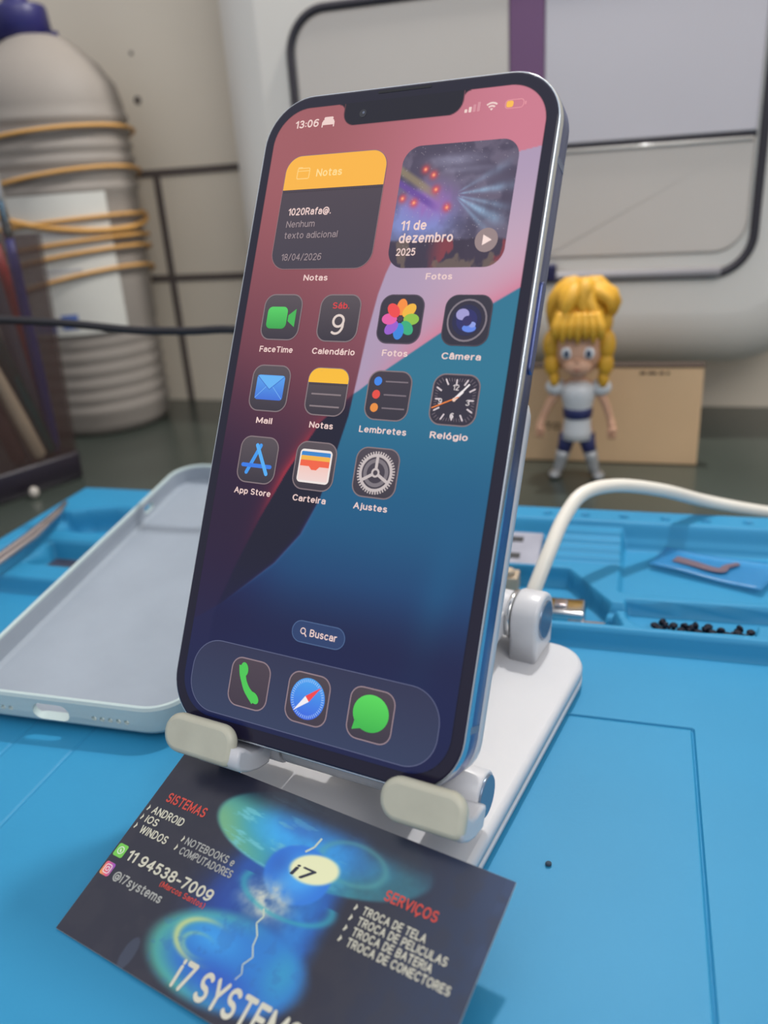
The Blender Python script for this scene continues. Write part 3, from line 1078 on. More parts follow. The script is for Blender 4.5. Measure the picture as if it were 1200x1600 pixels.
RC = RZM(YW, PI_, RO)
CC = np.array([-100.7152, 204.99325, 12.31324])
TC = lambda v: CC+RC@v
pcs = thing('phone_case', TC(np.array([0, 82, -10.5])), 'pale blue-grey silicone phone case lying open side up', 'phone case')
co_ = rrect(-40.5, 0, 40.5, 164, 14, 12)
sh = MB(TC)
slab(sh, co_, [(3.2, -10.5), (1.2, -9.9), (0.2, -8.4), (0, -6), (0.35, -1.0), (.9, -.15), (1.5, 0), (2.0, -.25), (2.2, -1.0), (2.0, -5), (2.4, -7.6), (4.0, -8.6)],
     mats=[0]*8+[1]*4, cap1=True)
sho = sh.build('shell', [MATS['sil_case'], MATS['sil_inner']], pcs)
cut = MB(TC)
Tp = lambda v: TC(np.array([v[0], v[2], v[1]]))


def stadium(mb, x, z, w_, h_, y0, y1):
    slab(mb, rrect(x-w_/2, z-h_/2, x+w_/2, z+h_/2, h_/2*.98, 8), [(0, y0), (0, y1)], T=Tp, smooth=False)


cutters = []


def boolcut(fn):
    c_ = MB(); fn(c_)
    ob_ = c_.build('cutter', MATS['sil_case'])
    cutters.append(ob_)


boolcut(lambda c_: stadium(c_, -3.5, -5.4, 12.5, 6.0, -3, 4.5))
for xx in (11.2, 13.9, 16.6, 19.3, 22.0):
    boolcut(lambda c_, xx=xx: stadium(c_, xx, -5.5, 1.7, 1.65, -3, 4.5))
for xx in (-17.5, -20.2, -22.9):
    boolcut(lambda c_, xx=xx: stadium(c_, xx, -5.5, 1.7, 1.65, -3, 4.5))
boolcut(lambda c_: slab(c_, rrect(123, -6.4, 131, -3.4, 1.4, 6), [(0, -44), (0, -36)], T=lambda v: TC(np.array([v[2], v[0], v[1]])), smooth=False))
boolcut(lambda c_: slab(c_, rrect(2, 122, 34, 156, 8, 6), [(0, -12), (0, -7)], T=TC, smooth=False))
L0 = np.array(pcs.location)/S
for ob_ in cutters:
    bmod = sho.modifiers.new('b', 'BOOLEAN'); bmod.operation = 'DIFFERENCE'; bmod.object = ob_; bmod.solver = 'EXACT'
dg = bpy.context.evaluated_depsgraph_get(); dg.update()
nm_ = bpy.data.meshes.new_from_object(sho.evaluated_get(dg))
sho.modifiers.clear(); sho.data = nm_
nm_.set_sharp_from_angle(angle=math.radians(28))
for ob_ in cutters:
    bpy.data.objects.remove(ob_)

# ------------------------------------------------------------------ phone stand
st = thing('phone_stand', TS(np.array([-91, 160, 0])), 'white folding desk stand holding up the lit smartphone', 'stand')
bs = MB(TS)
slab(bs, rrect(-124.6, 98, -57, 219.8, 12, 10), [(1.2, .1), (.2, .8), (0, 2), (0, 3.2), (.7, 3.5), (.7, 3.9), (0, 4.2), (0, 6.3), (.5, 7.4), (1.5, 8)])
bs.build('base', MATS['white_plastic'], st)


def side_profile(mb, pts2, x0, x1, T=TS, m=0, r=0.8):
    """pts2: outline in (sv,z), counter clockwise seen from +u; extruded from x0 to x1 with soft edges"""
    Tq = lambda v: T(np.array([v[2], v[0], v[1]]))
    slab(mb, pts2, [(r, x0), (r*.3, x0+r*.3), (0, x0+r), (0, x1-r), (r*.3, x1-r*.3), (r, x1)], m, T=Tq)


HC = (213.5, 19.0)
prof_l = [(204.5, 8), (219.5, 8)]
for k in range(0, 19):
    a_ = math.radians(-8+(196)*k/18)
    prof_l.append((HC[0]+8.6*math.cos(a_), HC[1]+8.6*math.sin(a_)))
for (xa, xb) in ((-79.0, -70.2), (-112, -103)):
    lgm = MB(); side_profile(lgm, prof_l, xa, xb, r=1.2)
    lg_ = lgm.build('hinge_lug', MATS['white_plastic'], st)
    pn = MB()
    x_o = xb if xb > -90 else xa
    sgn = 1 if xb > -90 else -1
    c24 = [(HC[0]+6.2*math.cos(2*math.pi*k/28), HC[1]+6.2*math.sin(2*math.pi*k/28)) for k in range(28)]
    slab(pn, c24, [(0, x_o-sgn*.8), (0, x_o+sgn*.35), (.6, x_o+sgn*.5)], T=lambda v: TS(np.array([v[2], v[0], v[1]])))
    pn.build('hinge_pin', MATS['pin'], lg_)
br = MB()
c24 = [(HC[0]+7.2*math.cos(2*math.pi*k/28), HC[1]+7.2*math.sin(2*math.pi*k/28)) for k in range(28)]
slab(br, c24, [(.6, -102.6), (0, -102), (0, -80), (.6, -79.4)], T=lambda v: TS(np.array([v[2], v[0], v[1]])))
br.build('hinge_barrel', MATS['white_plastic'], st)
cr_ = MB()
c24 = [(HC[0]+7.9*math.cos(2*math.pi*k/28), HC[1]+7.9*math.sin(2*math.pi*k/28)) for k in range(28)]
slab(cr_, c24, [(.3, -80.7), (0, -80.4), (0, -79.5), (.3, -79.2)], T=lambda v: TS(np.array([v[2], v[0], v[1]])))
cr_.build('chrome_ring', MATS['chrome'], st)
# lower hinge line in the phone frame
HV, HW = 82.0, -14.6
low = TPH(np.array([0, HV, HW]))
sv_l, z_l = low@SV, low[2]
am = MB()
arm_p = [(sv_l, z_l-3), (HC[0], HC[1]-4), (HC[0], HC[1]+4), (sv_l, z_l+3)]
side_profile(am, arm_p, -101, -81, r=.8)
am.build('arm', MATS['white_plastic'], st)
# back rest plate
bp_ = MB()
TBK = lambda v: TPH(np.array([v[0], v[1], v[2]]))
slab(bp_, rrect(-36.5, -12, 39.6, 79, 9, 8), [(.5, -11.7), (0, -11.2), (0, -8.4), (.3, -8.1)], T=TBK)
bp_.build('back_rest', MATS['white_plastic'], st)
Tcyl = lambda v: TPH(np.array([v[2], v[0], v[1]]))


def cyl_u(mb, v0, w0, r, ua, ub, T=Tcyl, n=28, rr=.5):
    c = [(v0+r*math.cos(2*math.pi*k/n), w0+r*math.sin(2*math.pi*k/n)) for k in range(n)]
    slab(mb, c, [(rr, ua), (0, ua+rr), (0, ub-rr), (rr, ub)], T=T)


bb = MB(); cyl_u(bb, HV, HW, 5.4, -11, 24.5)
bb.build('lower_barrel', MATS['white_plastic'], st)
# hooks: J profile in (v, out-of-screen) swept along u


def hook(u0, u1, sleeve0, sleeve1, lipr, floor0, floor1):
    # J made of a rounded lip, a floor and a sleeve round the lower hinge
    lip = MB()
    # lip, a rounded tablet standing in front of the screen
    slab(lip, rrect(u0, 77.8, u1, 87.4, (2.2, lipr, lipr, 4.0), 8), [(1.2, 2.0), (.3, 2.3), (0, 2.9), (0, 3.9), (.4, 4.7), (1.4, 5.1)], T=TPH)
    lo_ = lip.build('hook_lip', MATS['white_worn'], st)
    fl_ = MB()
    fprof = [(82.6, 4.6), (86.2, 4.7), (87.8, 3), (88.6, -1), (88.6, -5), (87.4, -9.6), (82.4, -9.6), (82.2, -7), (83.4, -4), (83.6, -1), (82.4, 2)]
    slab(fl_, fprof[::-1], [(.8, floor0), (.2, floor0+.3), (0, floor0+.8), (0, floor1-.8), (.2, floor1-.3), (.8, floor1)], T=Tcyl)
    fl_.build('hook_floor', MATS['white_plastic'], st)
    sl = MB(); cyl_u(sl, HV, HW, 5.9, sleeve0, sleeve1)
    so = sl.build('hook_sleeve', MATS['white_plastic'], st)
    return so


hook(-36.2, -15.5, -24, -11.4, 4.6, -26, -13.2)
so = hook(23.6, 43.4, 28, 41.2, 4.6, 29, 43.3)
dc = MB(); cyl_u(dc, HV, HW, 5.0, 40.8, 41.7, rr=.2)
dc.build('hinge_cap', MATS['pin'], so)

# ------------------------------------------------------------------ smartphone
HWD, HHT, RAD = 39.75, 81.9, 13.5
ph = thing('smartphone', TPH(np.array([0, HHT, -4])), 'dark blue smartphone with lit home screen propped upright on the white stand', 'phone')
po = rrect(-HWD, -HHT, HWD, HHT, RAD, 14)
fr = MB(TPH)
slab(fr, po, [(1.4, -7.8), (.3, -7.5), (0, -6.9), (0, -1.7), (.12, -1.0), (.35, -.3), (.6, 0), (.75, -.1)], mats=[0, 0, 0, 1, 1, 1, 1], cap0=False, cap1=False)
fr.build('frame', [MATS['phone_frame'], MATS['phone_rim']], ph)
bkp = MB(TPH)
slab(bkp, inset(po, 1.3), [(.4, -7.95), (0, -7.6), (0, -7.0)])
bkp.build('back_glass', MATS['phone_back'], ph)
gl_ = MB(TPH)
slab(gl_, inset(po, .7), [(0, -6.9), (0, -.1), (.1, .06), (.5, .16)])
glo = gl_.build('front_glass', MATS['glass_black'], ph)
cmb = MB(TPH)
slab(cmb, rrect(2, -76, 36, -40, 8, 8), [(0, -7.9), (0, -9.2), (.6, -9.6)])
cmo = cmb.build('camera_bump', MATS['phone_back'], ph)
for (x_, y_) in ((11, -67), (27, -67), (19, -50)):
    cl = MB(TPH)
    slab(cl, [(x_+6.5*math.cos(2*math.pi*k/24), y_+6.5*math.sin(2*math.pi*k/24)) for k in range(24)], [(0, -9.5), (0, -10.8), (.6, -11)])
    cl.build('camera_lens', MATS['lens'], cmo)
pb = MB(TPH)
slab(pb, rrect(-33.5, -5.6, -12.5, -2.6, 1.4, 6), [(0, HWD-.2), (0, HWD+.45), (.35, HWD+.6)], T=lambda v: TPH(np.array([v[2], v[0], v[1]])))
pb.build('side_button', MATS['phone_frame'], ph)
for yy in (-60.5, 66):
    ab = MB(TPH); ab.box((HWD-.4, yy, -4.2), (.9, 1.6, 5.2))
    ab.build('antenna_band', MATS['band'], ph)
# display picture --------------------------------------------------
DX0, DX1, DY0, DY1 = -5.0, 432.5, -6.5, 931.5
ZD = .24
nx, ny = 292, 626
xs = np.linspace(DX0, DX1, nx); ys = np.linspace(DY0, DY1, ny)
Xs, Ys = np.meshgrid(xs, ys)


def mix(a, b, t):
    return a*(1-t[..., None])+b*t[..., None]


def C(r, g, b):
    return np.array([r, g, b], float)


# red field, darkening downward; muted to carry the milky glare on the glass
yy = Ys/926
red = mix(C(158, 90, 92)*np.ones(Xs.shape+(1,)), C(202, 122, 138), sstep(60, 420, Xs))
dn = sstep(120, 560, Ys+(.25*(214-Xs)))
img = mix(red, C(98, 52, 62), dn)
img = mix(img, C(44, 28, 48), sstep(380, 640, Ys+.35*(100-Xs)))
img = mix(img, C(36, 36, 66), sstep(620, 860, Ys))
# dark wedge right of the red streak
C3 = np.array([(262, 400), (207, 434), (160, 479), (117, 555), (83, 630), (56, 701), (30, 780)], float)
x3 = np.interp(Ys, C3[:, 1], C3[:, 0])
in3 = sstep(-3, 5, Xs-x3)*sstep(400, 470, Ys)
img = mix(img, mix(C(24, 18, 38)*np.ones(Xs.shape+(1,)), C(30, 32, 62), sstep(650, 850, Ys)), in3*.92)
streak = np.exp(-np.abs(Xs-x3+1)/9.0)*np.exp(-((Ys-545)/75)**2)*(Xs < x3+2)
img = mix(img, C(160, 46, 56), np.clip(streak*.95, 0, 1))
# boundary to the lavender/blue side
C1 = np.array([(432, 84), (401, 90), (340, 118), (285, 165), (252, 210), (235, 241), (229, 258), (222, 288), (215, 344), (211, 401), (206, 466), (197, 513), (181, 590), (159, 644), (123, 691), (84, 726), (40, 765), (-20, 805)], float)
d1 = np.interp(Ys, C1[:, 1], C1[:, 0])
inb = sstep(-1.2, 1.2, Xs-d1)*(Ys > 80)
C2 = np.array([(200, 440), (216, 429), (254, 397), (327, 343), (380, 311), (432, 278)], float)
y2 = np.interp(Xs, C2[:, 0], C2[:, 1])
lav = mix(C(172, 152, 178)*np.ones(Xs.shape+(1,)), C(196, 168, 186), sstep(80, 260, Ys)*sstep(230, 430, Xs))
lav = mix(lav, C(206, 128, 150), np.exp(-np.abs(y2-Ys)/32.0)*sstep(190, 330, Xs))
teal = mix(C(46, 116, 142)*np.ones(Xs.shape+(1,)), C(26, 88, 126), sstep(380, 640, Ys))
teal = mix(teal, C(20, 64, 106), sstep(600, 740, Ys))
teal = mix(teal, C(24, 50, 96), sstep(720, 860, Ys))
teal = mix(teal, C(36, 52, 88), sstep(840, 930, Ys))
teal = mix(teal, C(26, 40, 84), sstep(170, 20, Xs)*sstep(600, 760, Ys))
teal = mix(teal, C(28, 90, 130), np.exp(-((Xs-395-(Ys-600)*-.12)/26)**2)*.5*sstep(480, 640, Ys)*sstep(930, 760, Ys))
edge2 = sstep(-1.2, 1.2, Ys-y2)
blue = mix(lav, teal, edge2)
fade1 = 1-.75*sstep(690, 800, Ys)
img = mix(img, blue, inb*np.where(Ys > 640, fade1, 1))
gl1 = np.exp(-np.abs(Xs-d1)/2.5)*sstep(560, 640, Ys)*sstep(780, 690, Ys)
img = mix(img, C(80, 100, 150), np.clip(gl1*.55, 0, 1))
img = mix(img, C(30, 38, 70), sstep(800, 905, Ys)*.6*sstep(260, 60, Xs))
# corners and notch
cov = sstep(.9, -.9, sd_rrect(Xs, Ys, DX0+.6, DY0+.6, DX1-.6, DY1-.6, 58))
nd = sd_rrect(Xs, Ys, 115, -60, 308, 29, 21)
fil = np.minimum(sd_rrect(Xs, Ys, 103, -40, 116, 5, .5), sd_rrect(Xs, Ys, 307, -40, 320, 5, .5))
notch = sstep(-.9, .9, nd)
cw = np.where((Xs > 105) & (Xs < 115) & (Ys < 5), sstep(-.9, .9, 10-np.hypot(Xs-105, Ys-5)), 1)
cw = np.where((Xs > 308) & (Xs < 318) & (Ys < 5), sstep(-.9, .9, 10-np.hypot(Xs-318, Ys-5)), cw)
cov = cov*notch*cw
colr = np.clip(lin(np.clip(img, 0, 255))-.012, 0.001, 1)*cov[..., None]


def ui_grid(xs_, ys_, z):
    XX, YY = np.meshgrid(xs_, ys_)
    U_ = (XX-214)*PT; V_ = (YY-463)*PT
    return PC+U_[..., None]*RP[:, 0]+V_[..., None]*RP[:, 1]-z*RP[:, 2]


RR = 58
qx_, qy_ = np.clip(Xs, DX0+RR, DX1-RR), np.clip(Ys, DY0+RR, DY1-RR)
dx_, dy_ = Xs-qx_, Ys-qy_
dl_ = np.hypot(dx_, dy_)
fk = np.where((dl_ > RR) & (np.abs(dx_) > 0) & (np.abs(dy_) > 0), RR/np.maximum(dl_, 1e-6), 1)
GX, GY = qx_+dx_*fk, qy_+dy_*fk
PD = PC+((GX-214)*PT)[..., None]*RP[:, 0]+((GY-463)*PT)[..., None]*RP[:, 1]-ZD*RP[:, 2]
disp = grid_obj('display', PD, colr, ui, ph)


def E(r, g, b):
    return L4((r, g, b))


def mapy(y):
    return 324.07+(y-326)*1.0355


def fill(mb, outline, col, z, grad=None):
    """flat shape; grad=(col_bottom) shades from col (top) to grad along y"""
    if grad is None:
        mb.add([(p[0], p[1], z) for p in outline], [list(range(len(outline)))], 0, col)
    else:
        ys_ = [p[1] for p in outline]; y0, y1 = min(ys_), max(ys_)
        cs = [tuple(col[k]*(1-(p[1]-y0)/(y1-y0))+grad[k]*(p[1]-y0)/(y1-y0) for k in range(4)) for p in outline]
        mb.add([(p[0], p[1], z) for p in outline], [list(range(len(outline)))], 0, cs)


def circ(x, y, r, n=28, ry=None):
    ry = r*1.03 if ry is None else ry
    return [(x+r*math.cos(2*math.pi*k/n), y+ry*math.sin(2*math.pi*k/n)) for k in range(n)]


def bar(x0, y0, x1, y1, w_):
    d = np.array([x1-x0, y1-y0]); n_ = np.array([-d[1], d[0]])/np.hypot(*d)*w_/2
    return [(x0+n_[0], y0+n_[1]), (x1+n_[0], y1+n_[1]), (x1-n_[0], y1-n_[1]), (x0-n_[0], y0-n_[1])]


def ringshape(mb, outline, wdt, col, z):
    a_, b2 = outline, inset(outline, wdt)
    n = len(a_)
    mb.add([(p[0], p[1], z) for p in a_]+[(p[0], p[1], z) for p in b2], [(k, (k+1) % n, n+(k+1) % n, n+k) for k in range(n)], 0, col)


Z1, Z2, Z3, Z4, Z5 = .30, .36, .42, .48, .54
WHT = E(235, 205, 198)


def tile(mb, x, y, h=34.5, top=(84, 74, 76), bot=(48, 42, 47), rim=(128, 112, 114), r=18):
    o_ = rrect(x-h, y-h*1.035, x+h, y+h*1.035, r, 8)
    fill(mb, o_, E(*top), Z1, E(*bot))
    ringshape(mb, o_, 1.8, E(*rim), Z2)


def ui_mb():
    return MB(TUI)


def label(mb, s, x, y, wdt, cap=9.3, col=WHT, bold=.032, z=Z2):
    put_text(mb, s, x-wdt/2, x+wdt/2, y+cap/2, cap, z, col, bold)


R1, R2, R3 = mapy(326), mapy(432), mapy(538)
L1, L2_, L3 = 374, 483.5, 592


def icon(draw, text=None, x=0, y=0, ly=0, wdt=0, desc=None):
    m_ = ui_mb()
    draw(m_, x, y)
    if text:
        label(m_, text, x, ly, wdt)
    o_ = m_.build('app_icon', ui, disp, flip_fix=False)
    if desc:
        o_['label'] = desc
    return o_


def facetime(m_, x, y):
    tile(m_, x, y)
    fill(m_, rrect(x-26, y-16, x+10, y+18, 8, 6), E(82, 205, 92), Z2, E(50, 160, 66))
    fill(m_, [(x+12, y-3), (x+25, y-13), (x+25, y+15), (x+12, y+6)], E(62, 176, 74), Z2)


def calendar(m_, x, y):
    tile(m_, x, y)
    put_text(m_, 'Sáb.', x-13, x+15, y-14, 9.5, Z2, E(214, 58, 58), .03)
    put_text(m_, '9', x-10, x+11, y+25, 31, Z2, E(222, 205, 196), 0)


def photos(m_, x, y):
    tile(m_, x, y, top=(52, 46, 54), bot=(40, 36, 44), rim=(78, 68, 78))
    cols = [(245, 140, 50), (240, 180, 50), (140, 190, 60), (50, 170, 120), (50, 130, 215), (150, 90, 200), (225, 90, 160), (235, 70, 65)]
    for k, c in enumerate(cols):
        a_ = math.radians(-90+45*k)
        cx, cy = x+17*math.cos(a_), y+17.5*math.sin(a_)
        pet = []
        for j in range(20):
            t = 2*math.pi*j/20
            lx, ly_ = 12*math.cos(t), 8.2*math.sin(t)
            pet.append((cx+lx*math.cos(a_)-ly_*math.sin(a_), cy+lx*math.sin(a_)+ly_*math.cos(a_)))
        fill(m_, pet, E(*c), Z2+.004*k)
    fill(m_, circ(x, y, 4), E(70, 50, 70), Z3)


def camera_i(m_, x, y):
    tile(m_, x, y, top=(46, 42, 50), bot=(36, 34, 42), rim=(66, 60, 68))
    fill(m_, circ(x, y, 29), E(128, 118, 124), Z2)
    fill(m_, circ(x, y, 26.5), E(40, 36, 48), Z2+.02)
    fill(m_, circ(x, y, 21), E(30, 32, 66), Z3)
    fill(m_, circ(x, y, 15), E(36, 38, 96), Z3+.01)
    fill(m_, circ(x-7, y-8, 9.5, ry=8), E(158, 152, 205), Z3+.02)
    fill(m_, circ(x+5, y+11, 10, ry=5.5), E(96, 132, 226), Z3+.02)
    fill(m_, circ(x+9, y+6, 5, ry=4), E(140, 156, 226), Z3+.03)
    fill(m_, circ(x+1, y+1, 7), E(44, 38, 92), Z3+.04)


def mail(m_, x, y):
    tile(m_, x, y)
    fill(m_, rrect(x-25, y-20, x+25, y+18, 5, 5), E(84, 160, 235), Z2, E(58, 108, 210))
    fill(m_, [(x-24, y-19), (x+24, y-19), (x, y+2)], E(98, 176, 240), Z3)
    for sx in (-1, 1):
        fill(m_, bar(x+24*sx, y-18, x, y+2, 1.0), E(60, 105, 190), Z4)
        fill(m_, bar(x+24*sx, y+16, x+6*sx, y-2, .9), E(120, 180, 240), Z4)


def notes(m_, x, y):
    tile(m_, x, y)
    fill(m_, rrect(x-33.5, y-34.5, x+33.5, y-13, (1, 1, 17, 17), 8), E(246, 186, 36), Z3)
    for k in range(20):
        fill(m_, circ(x-30+3.2*k, y-10.5, .8, 6), E(24, 20, 24), Z3)
    for yy_ in (4, 22):
        fill(m_, bar(x-25, y+yy_, x+25, y+yy_, 2.4), E(132, 118, 120), Z3)


def reminders(m_, x, y):
    tile(m_, x, y, top=(58, 50, 56), bot=(44, 40, 46))
    for yy_, c in ((-20, (56, 130, 230)), (-1, (228, 72, 54)), (18, (230, 140, 50))):
        fill(m_, circ(x-19, y+yy_, 6.2, 18), E(*c), Z2)
        fill(m_, bar(x-7, y+yy_, x+28, y+yy_, 2.0), E(120, 108, 114), Z2)


def clock(m_, x, y):
    tile(m_, x, y, top=(58, 50, 60), bot=(44, 40, 48))
    fill(m_, rrect(x-32, y-33, x+32, y+33, 16, 8), E(42, 37, 46), Z2)
    for k in range(48):
        a_ = 2*math.pi*k/48
        f_ = 1/max(abs(math.cos(a_)), abs(math.sin(a_)), .8)
        r0, r1 = (25, 29.5)
        fill(m_, bar(x+r0*f_*math.cos(a_), y+r0*f_*math.sin(a_), x+r1*f_*math.cos(a_), y+r1*f_*math.sin(a_), .9), E(110, 98, 106), Z3)
    for k in range(12):
        a_ = math.radians(30*k)
        f_ = 1/max(abs(math.cos(a_)), abs(math.sin(a_)), .82)
        fill(m_, bar(x+20*f_*math.cos(a_), y+20*f_*math.sin(a_), x+28*f_*math.cos(a_), y+28*f_*math.sin(a_), 2.2), E(214, 200, 204), Z3+.02)
    for s_, dx, dy in (('12', 0, -17), ('3', 20, 3), ('6', 0, 22), ('9', -20, 3)):
        wd_ = 9 if len(s_) == 2 else 5.5
        put_text(m_, s_, x+dx-wd_/2, x+dx+wd_/2, y+dy+4, 8, Z4, E(215, 205, 205), .02)
    fill(m_, bar(x, y, x+19, y-22, 2.4), E(240, 232, 232), Z5)
    fill(m_, bar(x, y, x+11, y-12, 4), E(240, 232, 232), Z5)
    fill(m_, bar(x+6, y-4, x-31, y+13, 1.7), E(240, 130, 50), Z5+.02)
    fill(m_, circ(x, y, 2.6, 14), E(235, 200, 180), Z5+.04)


def appstore(m_, x, y):
    tile(m_, x, y)
    c1, c2 = E(60, 150, 235), E(50, 120, 225)
    def cap(x0, y0, x1, y1, w_, c, z):
        fill(m_, bar(x0, y0, x1, y1, w_), c, z)
        fill(m_, circ(x0, y0, w_/2, 12, w_/2), c, z+.005); fill(m_, circ(x1, y1, w_/2, 12, w_/2), c, z+.005)
    cap(x+2, y-22, x-17, y+20, 6, c1, Z2)
    cap(x-4, y-22, x+19, y+20, 6, E(80, 170, 240), Z3)
    cap(x-25, y+9, x+24, y+9, 6, c2, Z2+.03)


def wallet(m_, x, y):
    tile(m_, x, y)
    fill(m_, rrect(x-27, y-24, x+27, y+25, 6, 6), E(236, 226, 220), Z2)
    fill(m_, rrect(x-24.5, y-20.5, x+24.5, y-10, 2, 4), E(50, 130, 200), Z3)
    fill(m_, rrect(x-24.5, y-14.5, x+24.5, y-3, 2, 4), E(240, 176, 60), Z3+.02)
    fill(m_, rrect(x-24.5, y-8, x+24.5, y+6, 2, 4), E(238, 96, 56), Z3+.04)
    fill(m_, [(x-24.5, y+1), (x-9, y+1), (x-4, y+6), (x+4, y+6), (x+9, y+1), (x+24.5, y+1), (x+24.5, y+22), (x-24.5, y+22)], E(240, 196, 184), Z4, E(236, 210, 204))


def gears(m_, x, y):
    tile(m_, x, y, top=(72, 64, 70), bot=(52, 46, 52))
    g = E(196, 184, 182)
    for k in range(44):
        a_ = 2*math.pi*k/44
        fill(m_, bar(x+25*math.cos(a_), y+25.8*math.sin(a_), x+29.5*math.cos(a_), y+30.4*math.sin(a_), 2.0), g, Z2)
    ringshape(m_, circ(x, y, 26, 44), 4.2, g, Z3)
    ringshape(m_, circ(x, y, 19.5, 36), 5.5, E(120, 112, 116), Z2)
    for k in range(3):
        a_ = math.radians(90+120*k-60)
        fill(m_, bar(x+4*math.cos(a_), y+4*math.sin(a_), x+23*math.cos(a_), y+23.6*math.sin(a_), 4.4), g, Z4)
    ringshape(m_, circ(x, y, 6.5, 24), 3, g, Z5)


icon(facetime, 'FaceTime', 64, R1, L1, 60)
icon(calendar, 'Calendário', 164, R1, L1, 72)
icon(photos, 'Fotos', 264, R1, L1-1, 40)
icon(camera_i, 'Câmera', 364, R1, L1, 57)
icon(mail, 'Mail', 64, R2, L2_, 29)
icon(notes, 'Notas', 164, R2, L2_, 40)
icon(reminders, 'Lembretes', 264, R2, L2_, 74)
icon(clock, 'Relógio', 364, R2, L2_, 55)
icon(appstore, 'App Store', 64, R3, L3, 66)
icon(wallet, 'Carteira', 164, R3, L3, 56)
icon(gears, 'Ajustes', 264, R3, L3, 53)
DY = 869.8
dk = ui_mb()
do = rrect(9, 818, 414, 924, 46, 12)
fill(dk, do, E(40, 44, 70), Z1-.03, E(46, 58, 86))
ringshape(dk, do, 1.3, E(84, 90, 120), Z1)
dk.build('dock', ui, disp, flip_fix=False)


def phone_i(m_, x, y):
    tile(m_, x, y, top=(72, 60, 66), bot=(60, 50, 58), rim=(142, 122, 128))
    c = E(72, 196, 76)
    pth = smooth_path([(x-15, y-24, 0), (x-13, y-10, 0), (x-3, y+8, 0), (x+14, y+22, 0)], 6)
    wds = np.interp(np.linspace(0, 1, len(pth)), [0, .25, .5, .75, 1], [7, 5.5, 4.6, 5.5, 7])
    A_, B_ = [], []
    for i, p in enumerate(pth):
        t = pth[min(i+1, len(pth)-1)]-pth[max(i-1, 0)]; t /= np.linalg.norm(t)
        A_.append((p[0]-t[1]*wds[i], p[1]+t[0]*wds[i])); B_.append((p[0]+t[1]*wds[i], p[1]-t[0]*wds[i]))
    fill(m_, A_+B_[::-1], c, Z2)
    for (px_, py_, an) in ((x-11.5, y-19, 75), (x+12, y+18, 40)):
        a_ = math.radians(an)
        e_ = [(px_+10*math.cos(t)*math.cos(a_)-6.5*math.sin(t)*math.sin(a_), py_+10*math.cos(t)*math.sin(a_)+6.5*math.sin(t)*math.cos(a_)) for t in [2*math.pi*k/20 for k in range(20)]]
        fill(m_, e_, c, Z3)


def compass(m_, x, y):
    tile(m_, x, y, top=(72, 62, 66), bot=(58, 50, 58), rim=(142, 122, 128))
    fill(m_, circ(x, y, 28, 36), E(70, 160, 235), Z2, E(56, 96, 220))
    for k in range(48):
        a_ = 2*math.pi*k/48
        fill(m_, bar(x+22.5*math.cos(a_), y+23*math.sin(a_), x+26.5*math.cos(a_), y+27.3*math.sin(a_), .9), E(165, 200, 245), Z3)
    fill(m_, [(x+20, y-20), (x+3.4, y+3.4), (x-3.4, y-3.4)], E(238, 66, 62), Z4)
    fill(m_, [(x-20, y+20), (x-3.4, y-3.4), (x+3.4, y+3.4)], E(240, 236, 240), Z4)


def bubble(m_, x, y):
    tile(m_, x, y, top=(72, 62, 66), bot=(54, 48, 56), rim=(142, 122, 128))
    fill(m_, circ(x, y-2, 27, 36, 25), E(86, 214, 84), Z2, E(56, 176, 66))
    fill(m_, [(x-22, y+8), (x-12, y+20), (x-25, y+24)], E(62, 182, 70), Z2+.02)


icon(phone_i, None, 114, DY)
icon(compass, None, 214, DY)
icon(bubble, None, 314, DY)
sp = ui_mb()
so_ = rrect(171, 764, 258, 795, 15.4, 10)
fill(sp, so_, E(34, 58, 100), Z1)
ringshape(sp, so_, 1.2, E(74, 100, 140), Z2)
ringshape(sp, circ(189.5, 778.5, 4.6, 20), 1.5, WHT, Z2)
fill(sp, bar(192.6, 782, 196, 785.6, 1.7), WHT, Z2)
put_text(sp, 'Buscar', 201, 245, 784.5, 10.5, Z2, WHT, .025)
sp.build('search_button', ui, disp, flip_fix=False)
# widgets
WY0, WY1 = mapy(81), mapy(254.5)
nw = ui_mb()
no = rrect(27, WY0, 203, WY1, 27, 12)
fill(nw, no, E(74, 62, 66), Z1, E(60, 54, 62))
ringshape(nw, no, 1.0, E(140, 110, 112), Z2+.02)
fill(nw, rrect(27.3, WY0, 202.7, WY0+54, (1, 1, 27, 27), 12), E(246, 178, 54), Z2)
for k in range(54):
    fill(nw, circ(31+3.2*k, WY0+57.5, .8, 6), E(36, 30, 34), Z2)
ringshape(nw, rrect(49, WY0+20, 72, WY0+38, 3, 4), 1.6, E(252, 206, 120), Z3)
fill(nw, bar(50, WY0+25, 71, WY0+25, 1.4), E(252, 206, 120), Z3)
fill(nw, bar(50, WY0+20, 58, WY0+20, 2.6), E(252, 206, 120), Z3)
put_text(nw, 'Notas', 84, 129, WY0+35.5, 12.2, Z3, E(254, 216, 140), .03)
put_text(nw, '1020Rafa@.', 45, 121, WY0+95, 11.5, Z3, WHT, .03)
put_text(nw, 'Nenhum', 45, 96, WY0+114, 10.5, Z3, E(148, 132, 134), .012)
put_text(nw, 'texto adicional', 45, 139, WY0+131.5, 10.5, Z3, E(148, 132, 134), .012)
put_text(nw, '18/04/2026', 46, 117, WY0+166, 10.8, Z3, E(148, 132, 134), .012)
label(nw, 'Notas', 113, 263, 42)
nw.build('notes_widget', ui, disp, flip_fix=False)
